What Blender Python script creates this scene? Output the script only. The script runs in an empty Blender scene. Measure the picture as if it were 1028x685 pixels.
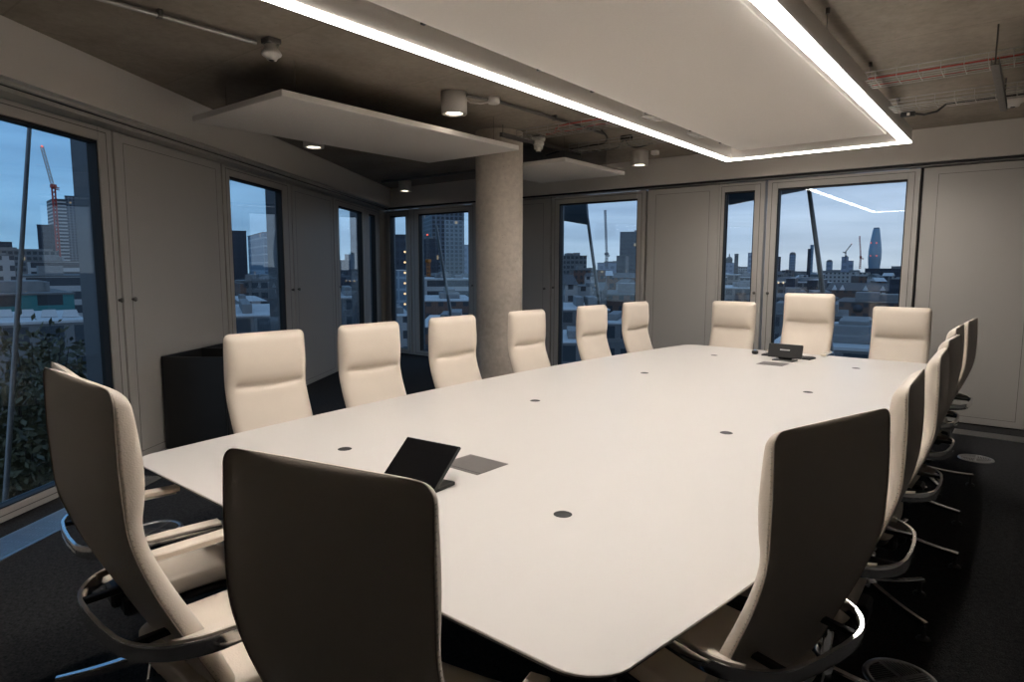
import bpy, math, random
from mathutils import Vector, Matrix, noise
S = bpy.context.scene
COL = S.collection
PI = math.pi
R = math.radians
random.seed(7)

# ------------------------------------------------------------------ camera numbers
H = 1.6
F_PX = 649.0
PITCH, ROLL, YAW = R(6.486), R(0.118), R(38.7)
CX, CY = 514.0, 342.5
F0 = Vector((-math.sin(YAW), math.cos(YAW), 0)); R0 = Vector((math.cos(YAW), math.sin(YAW), 0)); U0 = Vector((0, 0, 1))
FW = F0 * math.cos(PITCH) - U0 * math.sin(PITCH)
UP = F0 * math.sin(PITCH) + U0 * math.cos(PITCH)
RR = R0 * math.cos(ROLL) + UP * math.sin(ROLL)
UU = -R0 * math.sin(ROLL) + UP * math.cos(ROLL)
EYE = Vector((0, 0, H))
def ray(x, y): return FW * F_PX + RR * (x - CX) - UU * (y - CY)
def onz(x, y, z):
    d = ray(x, y); return EYE + d * ((z - H) / d.z)
def ondist(x, y, D):
    """the point seen at pixel x, y at horizontal forward distance D"""
    d = ray(x, y); return EYE + d * (D / (d.dot(F0)))

# ------------------------------------------------------------------ object helpers
def tag(o, label=None, cat=None, group=None, kind=None):
    if label: o['label'] = label
    if cat: o['category'] = cat
    if group: o['group'] = group
    if kind: o['kind'] = kind
    return o
def empty(name, loc=(0, 0, 0), rz=0.0):
    o = bpy.data.objects.new(name, None); COL.objects.link(o)
    o.location = loc; o.rotation_euler = (0, 0, rz); o.empty_display_size = .1
    return o
def copy_tree(o, parent=None):
    c = o.copy(); COL.objects.link(c)
    if parent is not None: c.parent = parent
    for ch in list(o.children): copy_tree(ch, c)
    return c

class MB:
    def __init__(s): s.v = []; s.f = []; s.uv = None; s.sm = []
    def add(s, vs, fs, smooth=False):
        n = len(s.v); s.v += [tuple(p) for p in vs]; s.f += [tuple(i + n for i in f) for f in fs]; s.sm += [smooth] * len(fs); return s
    def box(s, x0, x1, y0, y1, z0, z1, M=None):
        vs = [(x, y, z) for z in (z0, z1) for y in (y0, y1) for x in (x0, x1)]
        if M is not None: vs = [tuple(M @ Vector(p)) for p in vs]
        return s.add(vs, [(0, 2, 3, 1), (4, 5, 7, 6), (0, 1, 5, 4), (2, 6, 7, 3), (0, 4, 6, 2), (1, 3, 7, 5)])
    def bbox(s, x0, x1, y0, y1, z0, z1, b=.004, M=None):
        """box with chamfered edges"""
        b = min(b, (x1 - x0) * .45, (y1 - y0) * .45, (z1 - z0) * .45)
        vs = []
        idx = {}
        for iz, z in enumerate((z0, z1)):
            for iy, y in enumerate((y0, y1)):
                for ix, x in enumerate((x0, x1)):
                    dx = b if ix == 0 else -b; dy = b if iy == 0 else -b; dz = b if iz == 0 else -b
                    idx[(ix, iy, iz)] = len(vs)
                    vs += [(x, y + dy, z + dz), (x + dx, y, z + dz), (x + dx, y + dy, z)]
        g = lambda ix, iy, iz, a: idx[(ix, iy, iz)] + a
        fs = []
        for ix in (0, 1):
            q = [g(ix, 0, 0, 0), g(ix, 1, 0, 0), g(ix, 1, 1, 0), g(ix, 0, 1, 0)]; fs.append(q if ix else q[::-1])
        for iy in (0, 1):
            q = [g(0, iy, 0, 1), g(0, iy, 1, 1), g(1, iy, 1, 1), g(1, iy, 0, 1)]; fs.append(q if iy else q[::-1])
        for iz in (0, 1):
            q = [g(0, 0, iz, 2), g(1, 0, iz, 2), g(1, 1, iz, 2), g(0, 1, iz, 2)]; fs.append(q if iz else q[::-1])
        for iy in (0, 1):
            for iz in (0, 1): fs.append([g(0, iy, iz, 1), g(1, iy, iz, 1), g(1, iy, iz, 2), g(0, iy, iz, 2)])
        for ix in (0, 1):
            for iz in (0, 1): fs.append([g(ix, 0, iz, 0), g(ix, 1, iz, 0), g(ix, 1, iz, 2), g(ix, 0, iz, 2)])
        for ix in (0, 1):
            for iy in (0, 1): fs.append([g(ix, iy, 0, 0), g(ix, iy, 1, 0), g(ix, iy, 1, 1), g(ix, iy, 0, 1)])
        for c in idx.values(): fs.append([c, c + 1, c + 2])
        if M is not None: vs = [tuple(M @ Vector(p)) for p in vs]
        return s.add(vs, fs)
    def tube(s, pts, r, n=10, closed=False, caps=True):
        pts = [Vector(p) for p in pts]
        rs = r if isinstance(r, (list, tuple)) else [r] * len(pts)
        ring = []; prev = None; m = len(pts)
        for i, p in enumerate(pts):
            if closed: t = pts[(i + 1) % m] - pts[i - 1]
            else: t = pts[min(i + 1, m - 1)] - pts[max(i - 1, 0)]
            t.normalize()
            if prev is None:
                a = Vector((0, 0, 1)) if abs(t.z) < .9 else Vector((1, 0, 0)); u = t.cross(a).normalized()
            else: u = (prev - t * prev.dot(t)).normalized()
            prev = u; w = t.cross(u)
            ring.append([p + (u * math.cos(2 * PI * k / n) + w * math.sin(2 * PI * k / n)) * rs[i] for k in range(n)])
        vs = [v for q in ring for v in q]; fs = []
        for i in range(m if closed else m - 1):
            j = (i + 1) % m
            for k in range(n): fs.append((i * n + k, i * n + (k + 1) % n, j * n + (k + 1) % n, j * n + k))
        s.add(vs, fs, True)
        if caps and not closed:
            s.add(ring[0], [tuple(range(n))[::-1]]); s.add(ring[-1], [tuple(range(n))])
        return s
    def cyl(s, x, y, z0, z1, r, n=20, r1=None): return s.tube([(x, y, z0), (x, y, z1)], [r, r if r1 is None else r1], n)
    def lathe(s, prof, n=28, M=None, caps=False):
        vs = [(r * math.cos(2 * PI * k / n), r * math.sin(2 * PI * k / n), z) for r, z in prof for k in range(n)]
        if M is not None: vs = [tuple(M @ Vector(p)) for p in vs]
        fs = []
        for i in range(len(prof) - 1):
            for k in range(n): fs.append((i * n + k, i * n + (k + 1) % n, (i + 1) * n + (k + 1) % n, (i + 1) * n + k))
        s.add(vs, fs, True)
        if caps:
            s.add(vs[:n], [tuple(range(n))[::-1]]); s.add(vs[-n:], [tuple(range(n))])
        return s
    def prism(s, poly, z0, z1):
        n = len(poly)
        vs = [(x, y, z0) for x, y in poly] + [(x, y, z1) for x, y in poly]
        return s.add(vs, [tuple(range(n))[::-1], tuple(range(n, 2 * n))] + [(i, (i + 1) % n, n + (i + 1) % n, n + i) for i in range(n)])
    def sweep(s, path, prof, smooth=True):
        """profile (offset outward in plan, dz) swept along a level path"""
        m = len(path); n = len(prof); vs = []
        for i, p in enumerate(path):
            p = Vector(p); t = Vector(path[min(i + 1, m - 1)]) - Vector(path[max(i - 1, 0)]); t.z = 0; t.normalize()
            o = Vector((t.y, -t.x, 0))
            for a, b in prof: vs.append(p + o * a + Vector((0, 0, b)))
        fs = []
        for i in range(m - 1):
            for k in range(n): fs.append((i * n + k, i * n + (k + 1) % n, (i + 1) * n + (k + 1) % n, (i + 1) * n + k))
        s.add(vs, fs, smooth)
        s.add(vs[:n], [tuple(range(n))[::-1]]); s.add(vs[-n:], [tuple(range(n))])
        return s
    def build(s, name, mat, parent=None, loc=None, rz=0, flat=False, sharp=None):
        me = bpy.data.meshes.new(name); me.from_pydata(s.v, [], s.f)
        me.polygons.foreach_set('use_smooth', [False if flat else q for q in s.sm])
        me.update()
        if s.uv is not None:
            ul = me.uv_layers.new(name='uv')
            for i, q in enumerate(s.uv): ul.data[i].uv = q
        import bmesh as _b
        bm = _b.new(); bm.from_mesh(me); _b.ops.recalc_face_normals(bm, faces=bm.faces); bm.to_mesh(me); bm.free()
        if sharp is not None:
            me.set_sharp_from_angle(angle=R(sharp))
        o = bpy.data.objects.new(name, me); COL.objects.link(o)
        if mat: me.materials.append(mat)
        if parent is not None: o.parent = parent
        if loc is not None: o.location = loc
        o.rotation_euler = (0, 0, rz)
        return o

# ------------------------------------------------------------------ materials
def newmat(name):
    m = bpy.data.materials.new(name); m.use_nodes = True
    nt = m.node_tree
    return m, nt, nt.nodes['Principled BSDF']
def pmat(name, col, rough=.5, metal=0, nscale=0, namt=.15, bump=0, bscale=None, spec=.5, emit=None, estr=0, detail=4, coat=0):
    m, nt, b = newmat(name)
    b.inputs['Base Color'].default_value = (*col, 1); b.inputs['Roughness'].default_value = rough; b.inputs['Metallic'].default_value = metal
    b.inputs['Specular IOR Level'].default_value = spec
    if coat: b.inputs['Coat Weight'].default_value = coat
    if emit: b.inputs['Emission Color'].default_value = (*emit, 1); b.inputs['Emission Strength'].default_value = estr
    if nscale or bump:
        tc = nt.nodes.new('ShaderNodeTexCoord')
        if nscale:
            n = nt.nodes.new('ShaderNodeTexNoise'); n.inputs['Scale'].default_value = nscale; n.inputs['Detail'].default_value = detail
            nt.links.new(tc.outputs['Object'], n.inputs['Vector'])
            mx = nt.nodes.new('ShaderNodeMix'); mx.data_type = 'RGBA'
            mx.inputs['A'].default_value = (*[c * (1 - namt) for c in col], 1); mx.inputs['B'].default_value = (*[min(1, c * (1 + namt)) for c in col], 1)
            nt.links.new(n.outputs['Fac'], mx.inputs['Factor']); nt.links.new(mx.outputs['Result'], b.inputs['Base Color'])
        if bump:
            n2 = nt.nodes.new('ShaderNodeTexNoise'); n2.inputs['Scale'].default_value = bscale or 200; n2.inputs['Detail'].default_value = 3
            nt.links.new(tc.outputs['Object'], n2.inputs['Vector'])
            bp = nt.nodes.new('ShaderNodeBump'); bp.inputs['Strength'].default_value = bump; bp.inputs['Distance'].default_value = .002
            nt.links.new(n2.outputs['Fac'], bp.inputs['Height']); nt.links.new(bp.outputs['Normal'], b.inputs['Normal'])
    return m

def concrete_mat(name, col, seams=False, pores=True):
    m, nt, b = newmat(name); N = nt.nodes; L = nt.links
    tc = N.new('ShaderNodeTexCoord')
    n1 = N.new('ShaderNodeTexNoise'); n1.inputs['Scale'].default_value = 1.3; n1.inputs['Detail'].default_value = 8; n1.inputs['Roughness'].default_value = .6
    n2 = N.new('ShaderNodeTexNoise'); n2.inputs['Scale'].default_value = 22; n2.inputs['Detail'].default_value = 6
    L.new(tc.outputs['Object'], n1.inputs['Vector']); L.new(tc.outputs['Object'], n2.inputs['Vector'])
    ad = N.new('ShaderNodeMath'); ad.operation = 'ADD'; L.new(n1.outputs['Fac'], ad.inputs[0])
    ml = N.new('ShaderNodeMath'); ml.operation = 'MULTIPLY'; ml.inputs[1].default_value = .45; L.new(n2.outputs['Fac'], ml.inputs[0]); L.new(ml.outputs[0], ad.inputs[1])
    cr = N.new('ShaderNodeValToRGB'); cr.color_ramp.elements[0].position = .45; cr.color_ramp.elements[1].position = 1.0
    cr.color_ramp.elements[0].color = (*[c * .7 for c in col], 1); cr.color_ramp.elements[1].color = (*[c * 1.25 for c in col], 1)
    L.new(ad.outputs[0], cr.inputs['Fac'])
    out = cr.outputs['Color']
    if pores:
        v = N.new('ShaderNodeTexVoronoi'); v.inputs['Scale'].default_value = 26; L.new(tc.outputs['Object'], v.inputs['Vector'])
        lt = N.new('ShaderNodeMath'); lt.operation = 'LESS_THAN'; lt.inputs[1].default_value = .13; L.new(v.outputs['Distance'], lt.inputs[0])
        wn = N.new('ShaderNodeTexWhiteNoise'); L.new(v.outputs['Position'], wn.inputs['Vector'])
        g = N.new('ShaderNodeMath'); g.operation = 'GREATER_THAN'; g.inputs[1].default_value = .72; L.new(wn.outputs['Value'], g.inputs[0])
        mm = N.new('ShaderNodeMath'); mm.operation = 'MULTIPLY'; L.new(lt.outputs[0], mm.inputs[0]); L.new(g.outputs[0], mm.inputs[1])
        m2 = N.new('ShaderNodeMath'); m2.operation = 'MULTIPLY'; m2.inputs[1].default_value = .45; L.new(mm.outputs[0], m2.inputs[0])
        mx = N.new('ShaderNodeMix'); mx.data_type = 'RGBA'; L.new(m2.outputs[0], mx.inputs['Factor']); L.new(out, mx.inputs['A']); mx.inputs['B'].default_value = (*[c * .4 for c in col], 1)
        out = mx.outputs['Result']
    if seams:
        br = N.new('ShaderNodeTexBrick'); br.inputs['Scale'].default_value = 1; br.inputs['Brick Width'].default_value = 2.4; br.inputs['Row Height'].default_value = 1.2
        br.inputs['Mortar Size'].default_value = .006; br.offset = 0; br.inputs['Color1'].default_value = (1, 1, 1, 1); br.inputs['Color2'].default_value = (.95, .95, .95, 1); br.inputs['Mortar'].default_value = (.82, .82, .82, 1)
        L.new(tc.outputs['Object'], br.inputs['Vector'])
        mx = N.new('ShaderNodeMix'); mx.data_type = 'RGBA'; mx.blend_type = 'MULTIPLY'; mx.inputs['Factor'].default_value = 1
        L.new(out, mx.inputs['A']); L.new(br.outputs['Color'], mx.inputs['B']); out = mx.outputs['Result']
    L.new(out, b.inputs['Base Color']); b.inputs['Roughness'].default_value = .75; b.inputs['Specular IOR Level'].default_value = .3
    bp = N.new('ShaderNodeBump'); bp.inputs['Strength'].default_value = .25; bp.inputs['Distance'].default_value = .004
    L.new(n2.outputs['Fac'], bp.inputs['Height']); L.new(bp.outputs['Normal'], b.inputs['Normal'])
    return m

def glass_mat(name, tint=(.8, .86, .9)):
    m = bpy.data.materials.new(name); m.use_nodes = True; nt = m.node_tree; N = nt.nodes; L = nt.links
    N.remove(N['Principled BSDF'])
    tr = N.new('ShaderNodeBsdfTransparent'); tr.inputs['Color'].default_value = (*tint, 1)
    gl = N.new('ShaderNodeBsdfGlossy'); gl.inputs['Roughness'].default_value = 0.0; gl.inputs['Color'].default_value = (1, 1, 1, 1)
    ge = N.new('ShaderNodeNewGeometry'); dt = N.new('ShaderNodeVectorMath'); dt.operation = 'DOT_PRODUCT'
    L.new(ge.outputs['Incoming'], dt.inputs[0]); L.new(ge.outputs['Normal'], dt.inputs[1])
    def mth(op, a, b=None):
        n = N.new('ShaderNodeMath'); n.operation = op
        for i, q in enumerate((a, b)):
            if q is None: continue
            if isinstance(q, (int, float)): n.inputs[i].default_value = q
            else: L.new(q, n.inputs[i])
        return n.outputs[0]
    # Schlick reflectance of one glass face
    cz = mth('ABSOLUTE', dt.outputs['Value'])
    refl = mth('ADD', mth('MULTIPLY', mth('POWER', mth('SUBTRACT', 1.0, cz), 5.0), .95), .05)
    ml = N.new('ShaderNodeMath'); ml.operation = 'MULTIPLY'; ml.inputs[1].default_value = 1.0; ml.use_clamp = True; L.new(refl, ml.inputs[0])
    mx = N.new('ShaderNodeMixShader'); L.new(ml.outputs[0], mx.inputs[0]); L.new(tr.outputs[0], mx.inputs[1]); L.new(gl.outputs[0], mx.inputs[2])
    L.new(mx.outputs[0], N['Material Output'].inputs['Surface'])
    return m

def emis(name, col, st):
    m = bpy.data.materials.new(name); m.use_nodes = True; nt = m.node_tree; nt.nodes.remove(nt.nodes['Principled BSDF'])
    e = nt.nodes.new('ShaderNodeEmission'); e.inputs['Color'].default_value = (*col, 1); e.inputs['Strength'].default_value = st
    nt.links.new(e.outputs[0], nt.nodes['Material Output'].inputs['Surface']); return m

def facade_mat(name, wall, win, ww=3.0, wh=3.2, fx=.6, fz=.55, lit=.06, litcol=(1.0, .72, .42), lstr=.35):
    """wall with a grid of windows from UVs in metres; a few windows lit"""
    m, nt, b = newmat(name); N = nt.nodes; L = nt.links
    uv = N.new('ShaderNodeUVMap'); uv.uv_map = 'uv'
    sp = N.new('ShaderNodeSeparateXYZ'); L.new(uv.outputs[0], sp.inputs[0])
    def mth(op, a, bb=None):
        n = N.new('ShaderNodeMath'); n.operation = op
        for i, q in enumerate((a, bb)):
            if q is None: continue
            if isinstance(q, (int, float)): n.inputs[i].default_value = q
            else: L.new(q, n.inputs[i])
        return n.outputs[0]
    dx = mth('DIVIDE', sp.outputs['X'], ww); dz = mth('DIVIDE', sp.outputs['Y'], wh)
    ax = mth('LESS_THAN', mth('ABSOLUTE', mth('SUBTRACT', mth('FRACT', dx), .5)), fx / 2)
    az = mth('LESS_THAN', mth('ABSOLUTE', mth('SUBTRACT', mth('FRACT', dz), .5)), fz / 2)
    up = mth('GREATER_THAN', sp.outputs['Y'], 0.001)
    mask = mth('MULTIPLY', mth('MULTIPLY', ax, az), up)
    cb = N.new('ShaderNodeCombineXYZ'); L.new(mth('FLOOR', dx), cb.inputs[0]); L.new(mth('FLOOR', dz), cb.inputs[1])
    wn = N.new('ShaderNodeTexWhiteNoise'); L.new(cb.outputs[0], wn.inputs['Vector'])
    mx = N.new('ShaderNodeMix'); mx.data_type = 'RGBA'; L.new(mask, mx.inputs['Factor']); mx.inputs['A'].default_value = (*wall, 1); mx.inputs['B'].default_value = (*win, 1)
    L.new(mx.outputs['Result'], b.inputs['Base Color'])
    b.inputs['Roughness'].default_value = .6
    li = mth('MULTIPLY', mask, mth('LESS_THAN', wn.outputs['Value'], lit))
    b.inputs['Emission Color'].default_value = (*litcol, 1)
    L.new(mth('MULTIPLY', li, lstr), b.inputs['Emission Strength'])
    return m

M = {}
M['leather'] = pmat('beige_leather', (.69, .605, .51), .42, nscale=6, namt=.05, bump=.35, bscale=260, spec=.45)
M['thread'] = pmat('seam_thread', (.40, .345, .285), .8)
M['chrome'] = pmat('polished_aluminium', (.78, .78, .78), .12, 1)
M['brushed'] = pmat('brushed_steel', (.5, .5, .5), .35, 1, nscale=40, namt=.12)
M['blackplastic'] = pmat('black_plastic', (.012, .012, .012), .45, nscale=20, namt=.2)
M['blackgloss'] = pmat('black_screen', (.006, .006, .007), .08)
M['table'] = pmat('off_white_laminate', (.615, .585, .555), .42, nscale=3, namt=.012, spec=.35)
M['tableedge'] = pmat('dark_table_edge', (.012, .011, .010), .5, nscale=30, namt=.2)
M['hatch'] = pmat('grey_hatch', (.17, .155, .15), .4, .3, nscale=60, namt=.1)
M['whitepaint'] = pmat('white_paint', (.74, .70, .65), .7, nscale=2, namt=.03)
M['raft'] = pmat('acoustic_panel', (.87, .83, .78), .9, nscale=60, namt=.04, bump=.3, bscale=500)
M['panel'] = pmat('grey_metal_panel', (.42, .40, .37), .45, nscale=1.5, namt=.04, bump=.08, bscale=900, spec=.4)
M['frame'] = pmat('grey_window_frame', (.42, .40, .37), .42, nscale=2, namt=.04, spec=.4)
M['gasket'] = pmat('black_gasket', (.004, .004, .004), .6)
M['outer'] = pmat('blue_grey_facade_metal', (.10, .13, .16), .4, .3, nscale=4, namt=.1)
M['strut'] = pmat('facade_strut', (.2, .21, .22), .4, .5, nscale=10, namt=.2)
M['carpet'] = None
M['concrete'] = concrete_mat('ceiling_concrete', (.31, .27, .222), True)
M['column'] = concrete_mat('column_concrete', (.50, .44, .375))
M['led'] = emis('led_diffuser', (1.0, .93, .86), 20.0)
M['lamp'] = emis('downlight_lens', (1.0, .87, .73), 9.0)
M['glass'] = glass_mat('window_glass')
M['galv'] = pmat('galvanised_steel', (.42, .41, .39), .35, .9, nscale=30, namt=.2)
M['darkgalv'] = pmat('dark_conduit', (.16, .15, .14), .4, .7, nscale=20, namt=.2)
M['red'] = pmat('red_cable', (.42, .045, .035), .5, nscale=20, namt=.1)
M['blackcable'] = pmat('black_cable', (.012, .012, .012), .5, nscale=20, namt=.1)
M['whiteplastic'] = pmat('white_plastic', (.72, .68, .63), .4, nscale=20, namt=.02)
M['joint'] = pmat('panel_joint_grey', (.10, .095, .09), .6, nscale=10, namt=.1)
M['cab'] = pmat('black_cabinet', (.013, .013, .013), .4, nscale=10, namt=.2)
M['blacknet'] = pmat('black_liner', (.02, .025, .012), .6, nscale=10, namt=.4)
M['mouseblue'] = pmat('blue_led_strip', (.05, .15, .35), .3, emit=(.1, .45, 1), estr=1.2)

def carpet():
    m, nt, b = newmat('charcoal_carpet'); N = nt.nodes; L = nt.links
    tc = N.new('ShaderNodeTexCoord')
    n = N.new('ShaderNodeTexNoise'); n.inputs['Scale'].default_value = 170; n.inputs['Detail'].default_value = 3
    mp = N.new('ShaderNodeMapping'); mp.inputs['Scale'].default_value = (1, .55, 1); L.new(tc.outputs['Object'], mp.inputs[0]); L.new(mp.outputs[0], n.inputs['Vector'])
    n3 = N.new('ShaderNodeTexNoise'); n3.inputs['Scale'].default_value = 40; L.new(tc.outputs['Object'], n3.inputs['Vector'])
    mu = N.new('ShaderNodeMath'); mu.operation = 'MULTIPLY_ADD'; L.new(n3.outputs['Fac'], mu.inputs[0]); mu.inputs[1].default_value = .5; L.new(n.outputs['Fac'], mu.inputs[2])
    cr = N.new('ShaderNodeValToRGB'); cr.color_ramp.elements[0].position = .5; cr.color_ramp.elements[1].position = 1.0
    cr.color_ramp.elements[0].color = (.011, .011, .0115, 1); cr.color_ramp.elements[1].color = (.055, .055, .057, 1)
    L.new(mu.outputs[0], cr.inputs['Fac']); L.new(cr.outputs['Color'], b.inputs['Base Color'])
    b.inputs['Roughness'].default_value = .95; b.inputs['Specular IOR Level'].default_value = .1
    bp = N.new('ShaderNodeBump'); bp.inputs['Strength'].default_value = .6; bp.inputs['Distance'].default_value = .004
    L.new(n.outputs['Fac'], bp.inputs['Height']); L.new(bp.outputs['Normal'], b.inputs['Normal'])
    return m
M['carpet'] = carpet()
M['darkwall'] = pmat('dark_grey_wall', (.13, .125, .12), .7, nscale=2, namt=.05)

# ------------------------------------------------------------------ the room
ZC = 3.02                     # concrete ceiling
YB = 8.04                     # back wall face
NV = Vector((.831, .556, 0)); DV = Vector((-.556, .831, 0)); CL = -3.495   # left wall: n.p = CL, runs along DV
def LW(s, off=0.0, z=0.0):
    p = NV * (CL + off) + DV * s; return Vector((p.x, p.y, z))
RZL = math.atan2(DV.y, DV.x)                                            # local x along the wall
ML = Matrix.Translation((NV * CL)) @ Matrix.Rotation(RZL, 4, 'Z')       # local x = s, local -y = into the room
COR = Vector((-9.585, 8.04, 0))
XR, YN = 1.9, -1.9
def struct(o, label=None, cat=None):
    return tag(o, label, cat, None, 'structure')

nl = LW(0.05)
pts_floor = [(XR, YN), (XR, YB + .3), (-10.1, YB + .3), (nl.x - .3, YN), ]
struct(MB().prism([(XR, YN), (XR, YB + .15), (-9.9, YB + .15), (LW(.05).x - .25, YN)], -.12, 0).build('floor', M['carpet']), 'charcoal grey carpeted floor of the meeting room', 'floor')
struct(MB().prism([(XR, YN), (XR, YB + .15), (-9.9, YB + .15), (LW(.05).x - .25, YN)], ZC, ZC + .2).build('ceiling', M['concrete']), 'bare brownish concrete ceiling slab', 'ceiling')
struct(MB().box(XR, XR + .12, YN, YB + .15, 0, ZC).build('wall_right', M['darkwall']), 'plain painted wall out of view at the right side', 'wall')
struct(MB().box(LW(.05).x - .25, XR, YN - .12, YN, 0, ZC).build('wall_near', M['darkwall']), 'plain painted wall behind the viewer', 'wall')

# bulkheads above the glazing
bm = MB(); bm.box(-9.32, XR, 7.95, YB + .12, 2.683, ZC)
b_ = bm.build('trim_1', M['whitepaint']); struct(b_, 'painted bulkhead above the far windows', 'bulkhead')
t = MB(); t.box(-9.45, XR, 8.0, YB + .1, 2.65, 2.683); struct(t.build('head_track', M['frame'], b_))
g = MB(); g.box(-9.45, XR, 7.985, 8.0, 2.655, 2.68); struct(g.build('shadow_gap', M['gasket'], b_))
bm = MB(); bm.box(-.3, 11.83, -.265, .1, 2.687, ZC, ML)
b_ = bm.build('trim_2', M['whitepaint']); struct(b_, 'painted bulkhead above the left windows', 'bulkhead')
t = MB(); t.box(-.3, 11.9, -.20, -.17, 2.665, 2.69, ML); t.box(-.3, 11.9, -.12, .08, 2.645, 2.69, ML); struct(t.build('head_track', M['frame'], b_))
t = MB(); t.box(-.3, 11.9, -.165, -.12, 2.672, 2.69, ML); struct(t.build('shadow_gap', M['gasket'], b_))

# ---- window and panel kit: local frame x along the wall, -y into the room, z up
MB_BACK = Matrix.Translation((0, YB, 0))
ZW = 2.636
def window(name, Mx, f0, f1, g0, g1, z0=.095, z1=2.535, label='', knob=None, knobz=1.3, fin=(.035, .035), jw=.006):
    """frame from f0 to f1, glass opening g0 to g1"""
    root = MB()
    root.bbox(f0, g0, 0, .10, .012, ZW, .004, Mx); root.bbox(g1, f1, 0, .10, .012, ZW, .004, Mx)
    root.bbox(g0, g1, .0, .10, .012, z0, .004, Mx); root.bbox(g0, g1, .0, .10, z1, ZW, .004, Mx)
    o = root.build(name, M['frame']); struct(o, label, 'window')
    # raised sash bead set in from the outer frame
    e = MB()
    a0, a1 = f0 + (g0 - f0) * .42, f1 - (f1 - g1) * .42
    for (xa, xb, za, zb) in ((a0, a0 + jw, .05, ZW - .03), (a1 - jw, a1, .05, ZW - .03), (a0, a1, .05, .05 + jw), (a0, a1, ZW - .03 - jw, ZW - .03)):
        e.box(xa, xb, -.0012, .002, za, zb, Mx)
    struct(e.build('sash_joint', M['joint'], o))
    k = MB(); q = .012
    k.box(g0, g0 + q, .012, .088, z0, z1, Mx); k.box(g1 - q, g1, .012, .088, z0, z1, Mx); k.box(g0, g1, .012, .088, z0, z0 + q * .6, Mx); k.box(g0, g1, .012, .088, z1 - q * 1.6, z1, Mx)
    struct(k.build('gasket', M['gasket'], o))
    gl = MB(); gl.box(g0 + .003, g1 - .003, .055, .063, z0 + .003, z1 - .003, Mx); struct(gl.build('glass_pane', M['glass'], o))
    if fin[0] or fin[1]:
        r = MB()
        if fin[0]: r.box(g0 - .06, g0 + .004, .088, .10 + fin[0], -.35, 2.95, Mx)
        if fin[1]: r.box(g1 - .004, g1 + .06, .088, .10 + fin[1], -.35, 2.95, Mx)
        r.box(g0, g1, .102, .16, -.35, z0 - .02, Mx)
        struct(r.build('outer_reveal', M['outer'], o))
    for kx in (knob or []):
        kb = MB(); T = Mx @ Matrix.Translation((kx, 0, knobz)) @ Matrix.Rotation(PI / 2, 4, 'X')
        kb.lathe([(.0, 0), (.011, 0), (.011, .012), (.017, .018), (.019, .026), (.016, .033), (.0, .034)], 18, T)
        struct(tag(kb.build('knob', M['darkgalv'], o), 'round steel latch knob'))
    return o
def panel(mb_body, mb_groove, Mx, x0, x1, z0=.012, z1=ZW, inset=.12):
    mb_body.bbox(x0, x1, 0, .07, z0, z1, .005, Mx)
    if inset and x1 - x0 > .5:
        a0, a1, za, zb, w = x0 + inset, x1 - inset, .08, 2.565, .004
        for (xa, xb, zc, zd) in ((a0, a0 + w, za, zb), (a1 - w, a1, za, zb), (a0, a1, za, za + w), (a0, a1, zb - w, zb)):
            mb_groove.box(xa, xb, -.0008, .002, zc, zd, Mx)

def cladding(name, Mx, spans, label, knobs, span_all, backs):
    bk = MB()
    for (a, b) in backs: bk.box(a, b, .072, .11, 0, ZW + .03, Mx)
    o = bk.build(name, M['gasket']); struct(o, label, 'wall')
    for (a, b, ins) in spans:
        p = MB(); gmb = MB(); panel(p, gmb, Mx, a, b, inset=ins)
        po = p.build('vent_panel', M['panel'], o); struct(po)
        if gmb.v: struct(gmb.build('panel_joint', M['joint'], po))
    for kx, kz in knobs:
        kb = MB(); T = Mx @ Matrix.Translation((kx, 0, kz)) @ Matrix.Rotation(PI / 2, 4, 'X')
        kb.lathe([(.0, 0), (.011, 0), (.011, .012), (.017, .018), (.019, .026), (.016, .033), (.0, .034)], 18, T)
        struct(kb.build('knob', M['darkgalv'], o))
    return o
B = MB_BACK
cladding('wall_back', B, [(-7.18, -5.708, .13), (-4.112, -3.13, .12), (-.958, .10, .13), (.115, XR - .01, .13)], 'grey metal wall panels between the far windows', [(-5.80, 1.28)], None,
         [(-9.585, -9.49), (-7.2, -5.68), (-4.14, -3.05), (-1.0, XR)])
window('window_1', B, -2.539, -.985, -2.423, -1.10, label='large far window beside the right-hand wall panel', knob=[-2.48])
window('window_2', B, -3.128, -2.569, -3.062, -2.689, label='narrow far window next to the largest one', knob=[-2.64])
window('window_3', B, -5.683, -4.141, -5.555, -4.262, label='far window right of the concrete column', knob=[-5.635])
window('window_4', B, -8.775, -7.19, -8.585, -7.375, label='far window left of the concrete column', knob=[-7.28])
window('window_5', B, -9.49, -8.79, -9.35, -8.915, label='narrow far window in the corner')
cladding('wall_left', ML, [(-.3, 3.0, .13), (4.832, 6.385, .1), (8.062, 9.505, .1)], 'grey metal wall panels between the left windows', [(4.935, 1.34), (8.15, 1.315)], None,
         [(-.3, 3.02), (4.80, 6.42), (8.03, 9.54), (11.9, 12.0)])
window('window_6', ML, 3.03, 4.812, 3.15, 4.665, label='large left window nearest the viewer', knob=[4.775], knobz=1.34, fin=(.12, .12))
window('window_7', ML, 6.408, 8.04, 6.55, 7.80, label='left window behind the black cabinet', knob=[7.97], knobz=1.315, fin=(.12, .12))
window('window_8', ML, 9.53, 11.05, 9.75, 10.90, label='left window near the corner', knob=[9.70], knobz=1.3, fin=(.12, .12))
window('window_9', ML, 11.07, 11.90, 11.27, 11.665, label='narrow left window in the corner', fin=(.12, .12))

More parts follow.
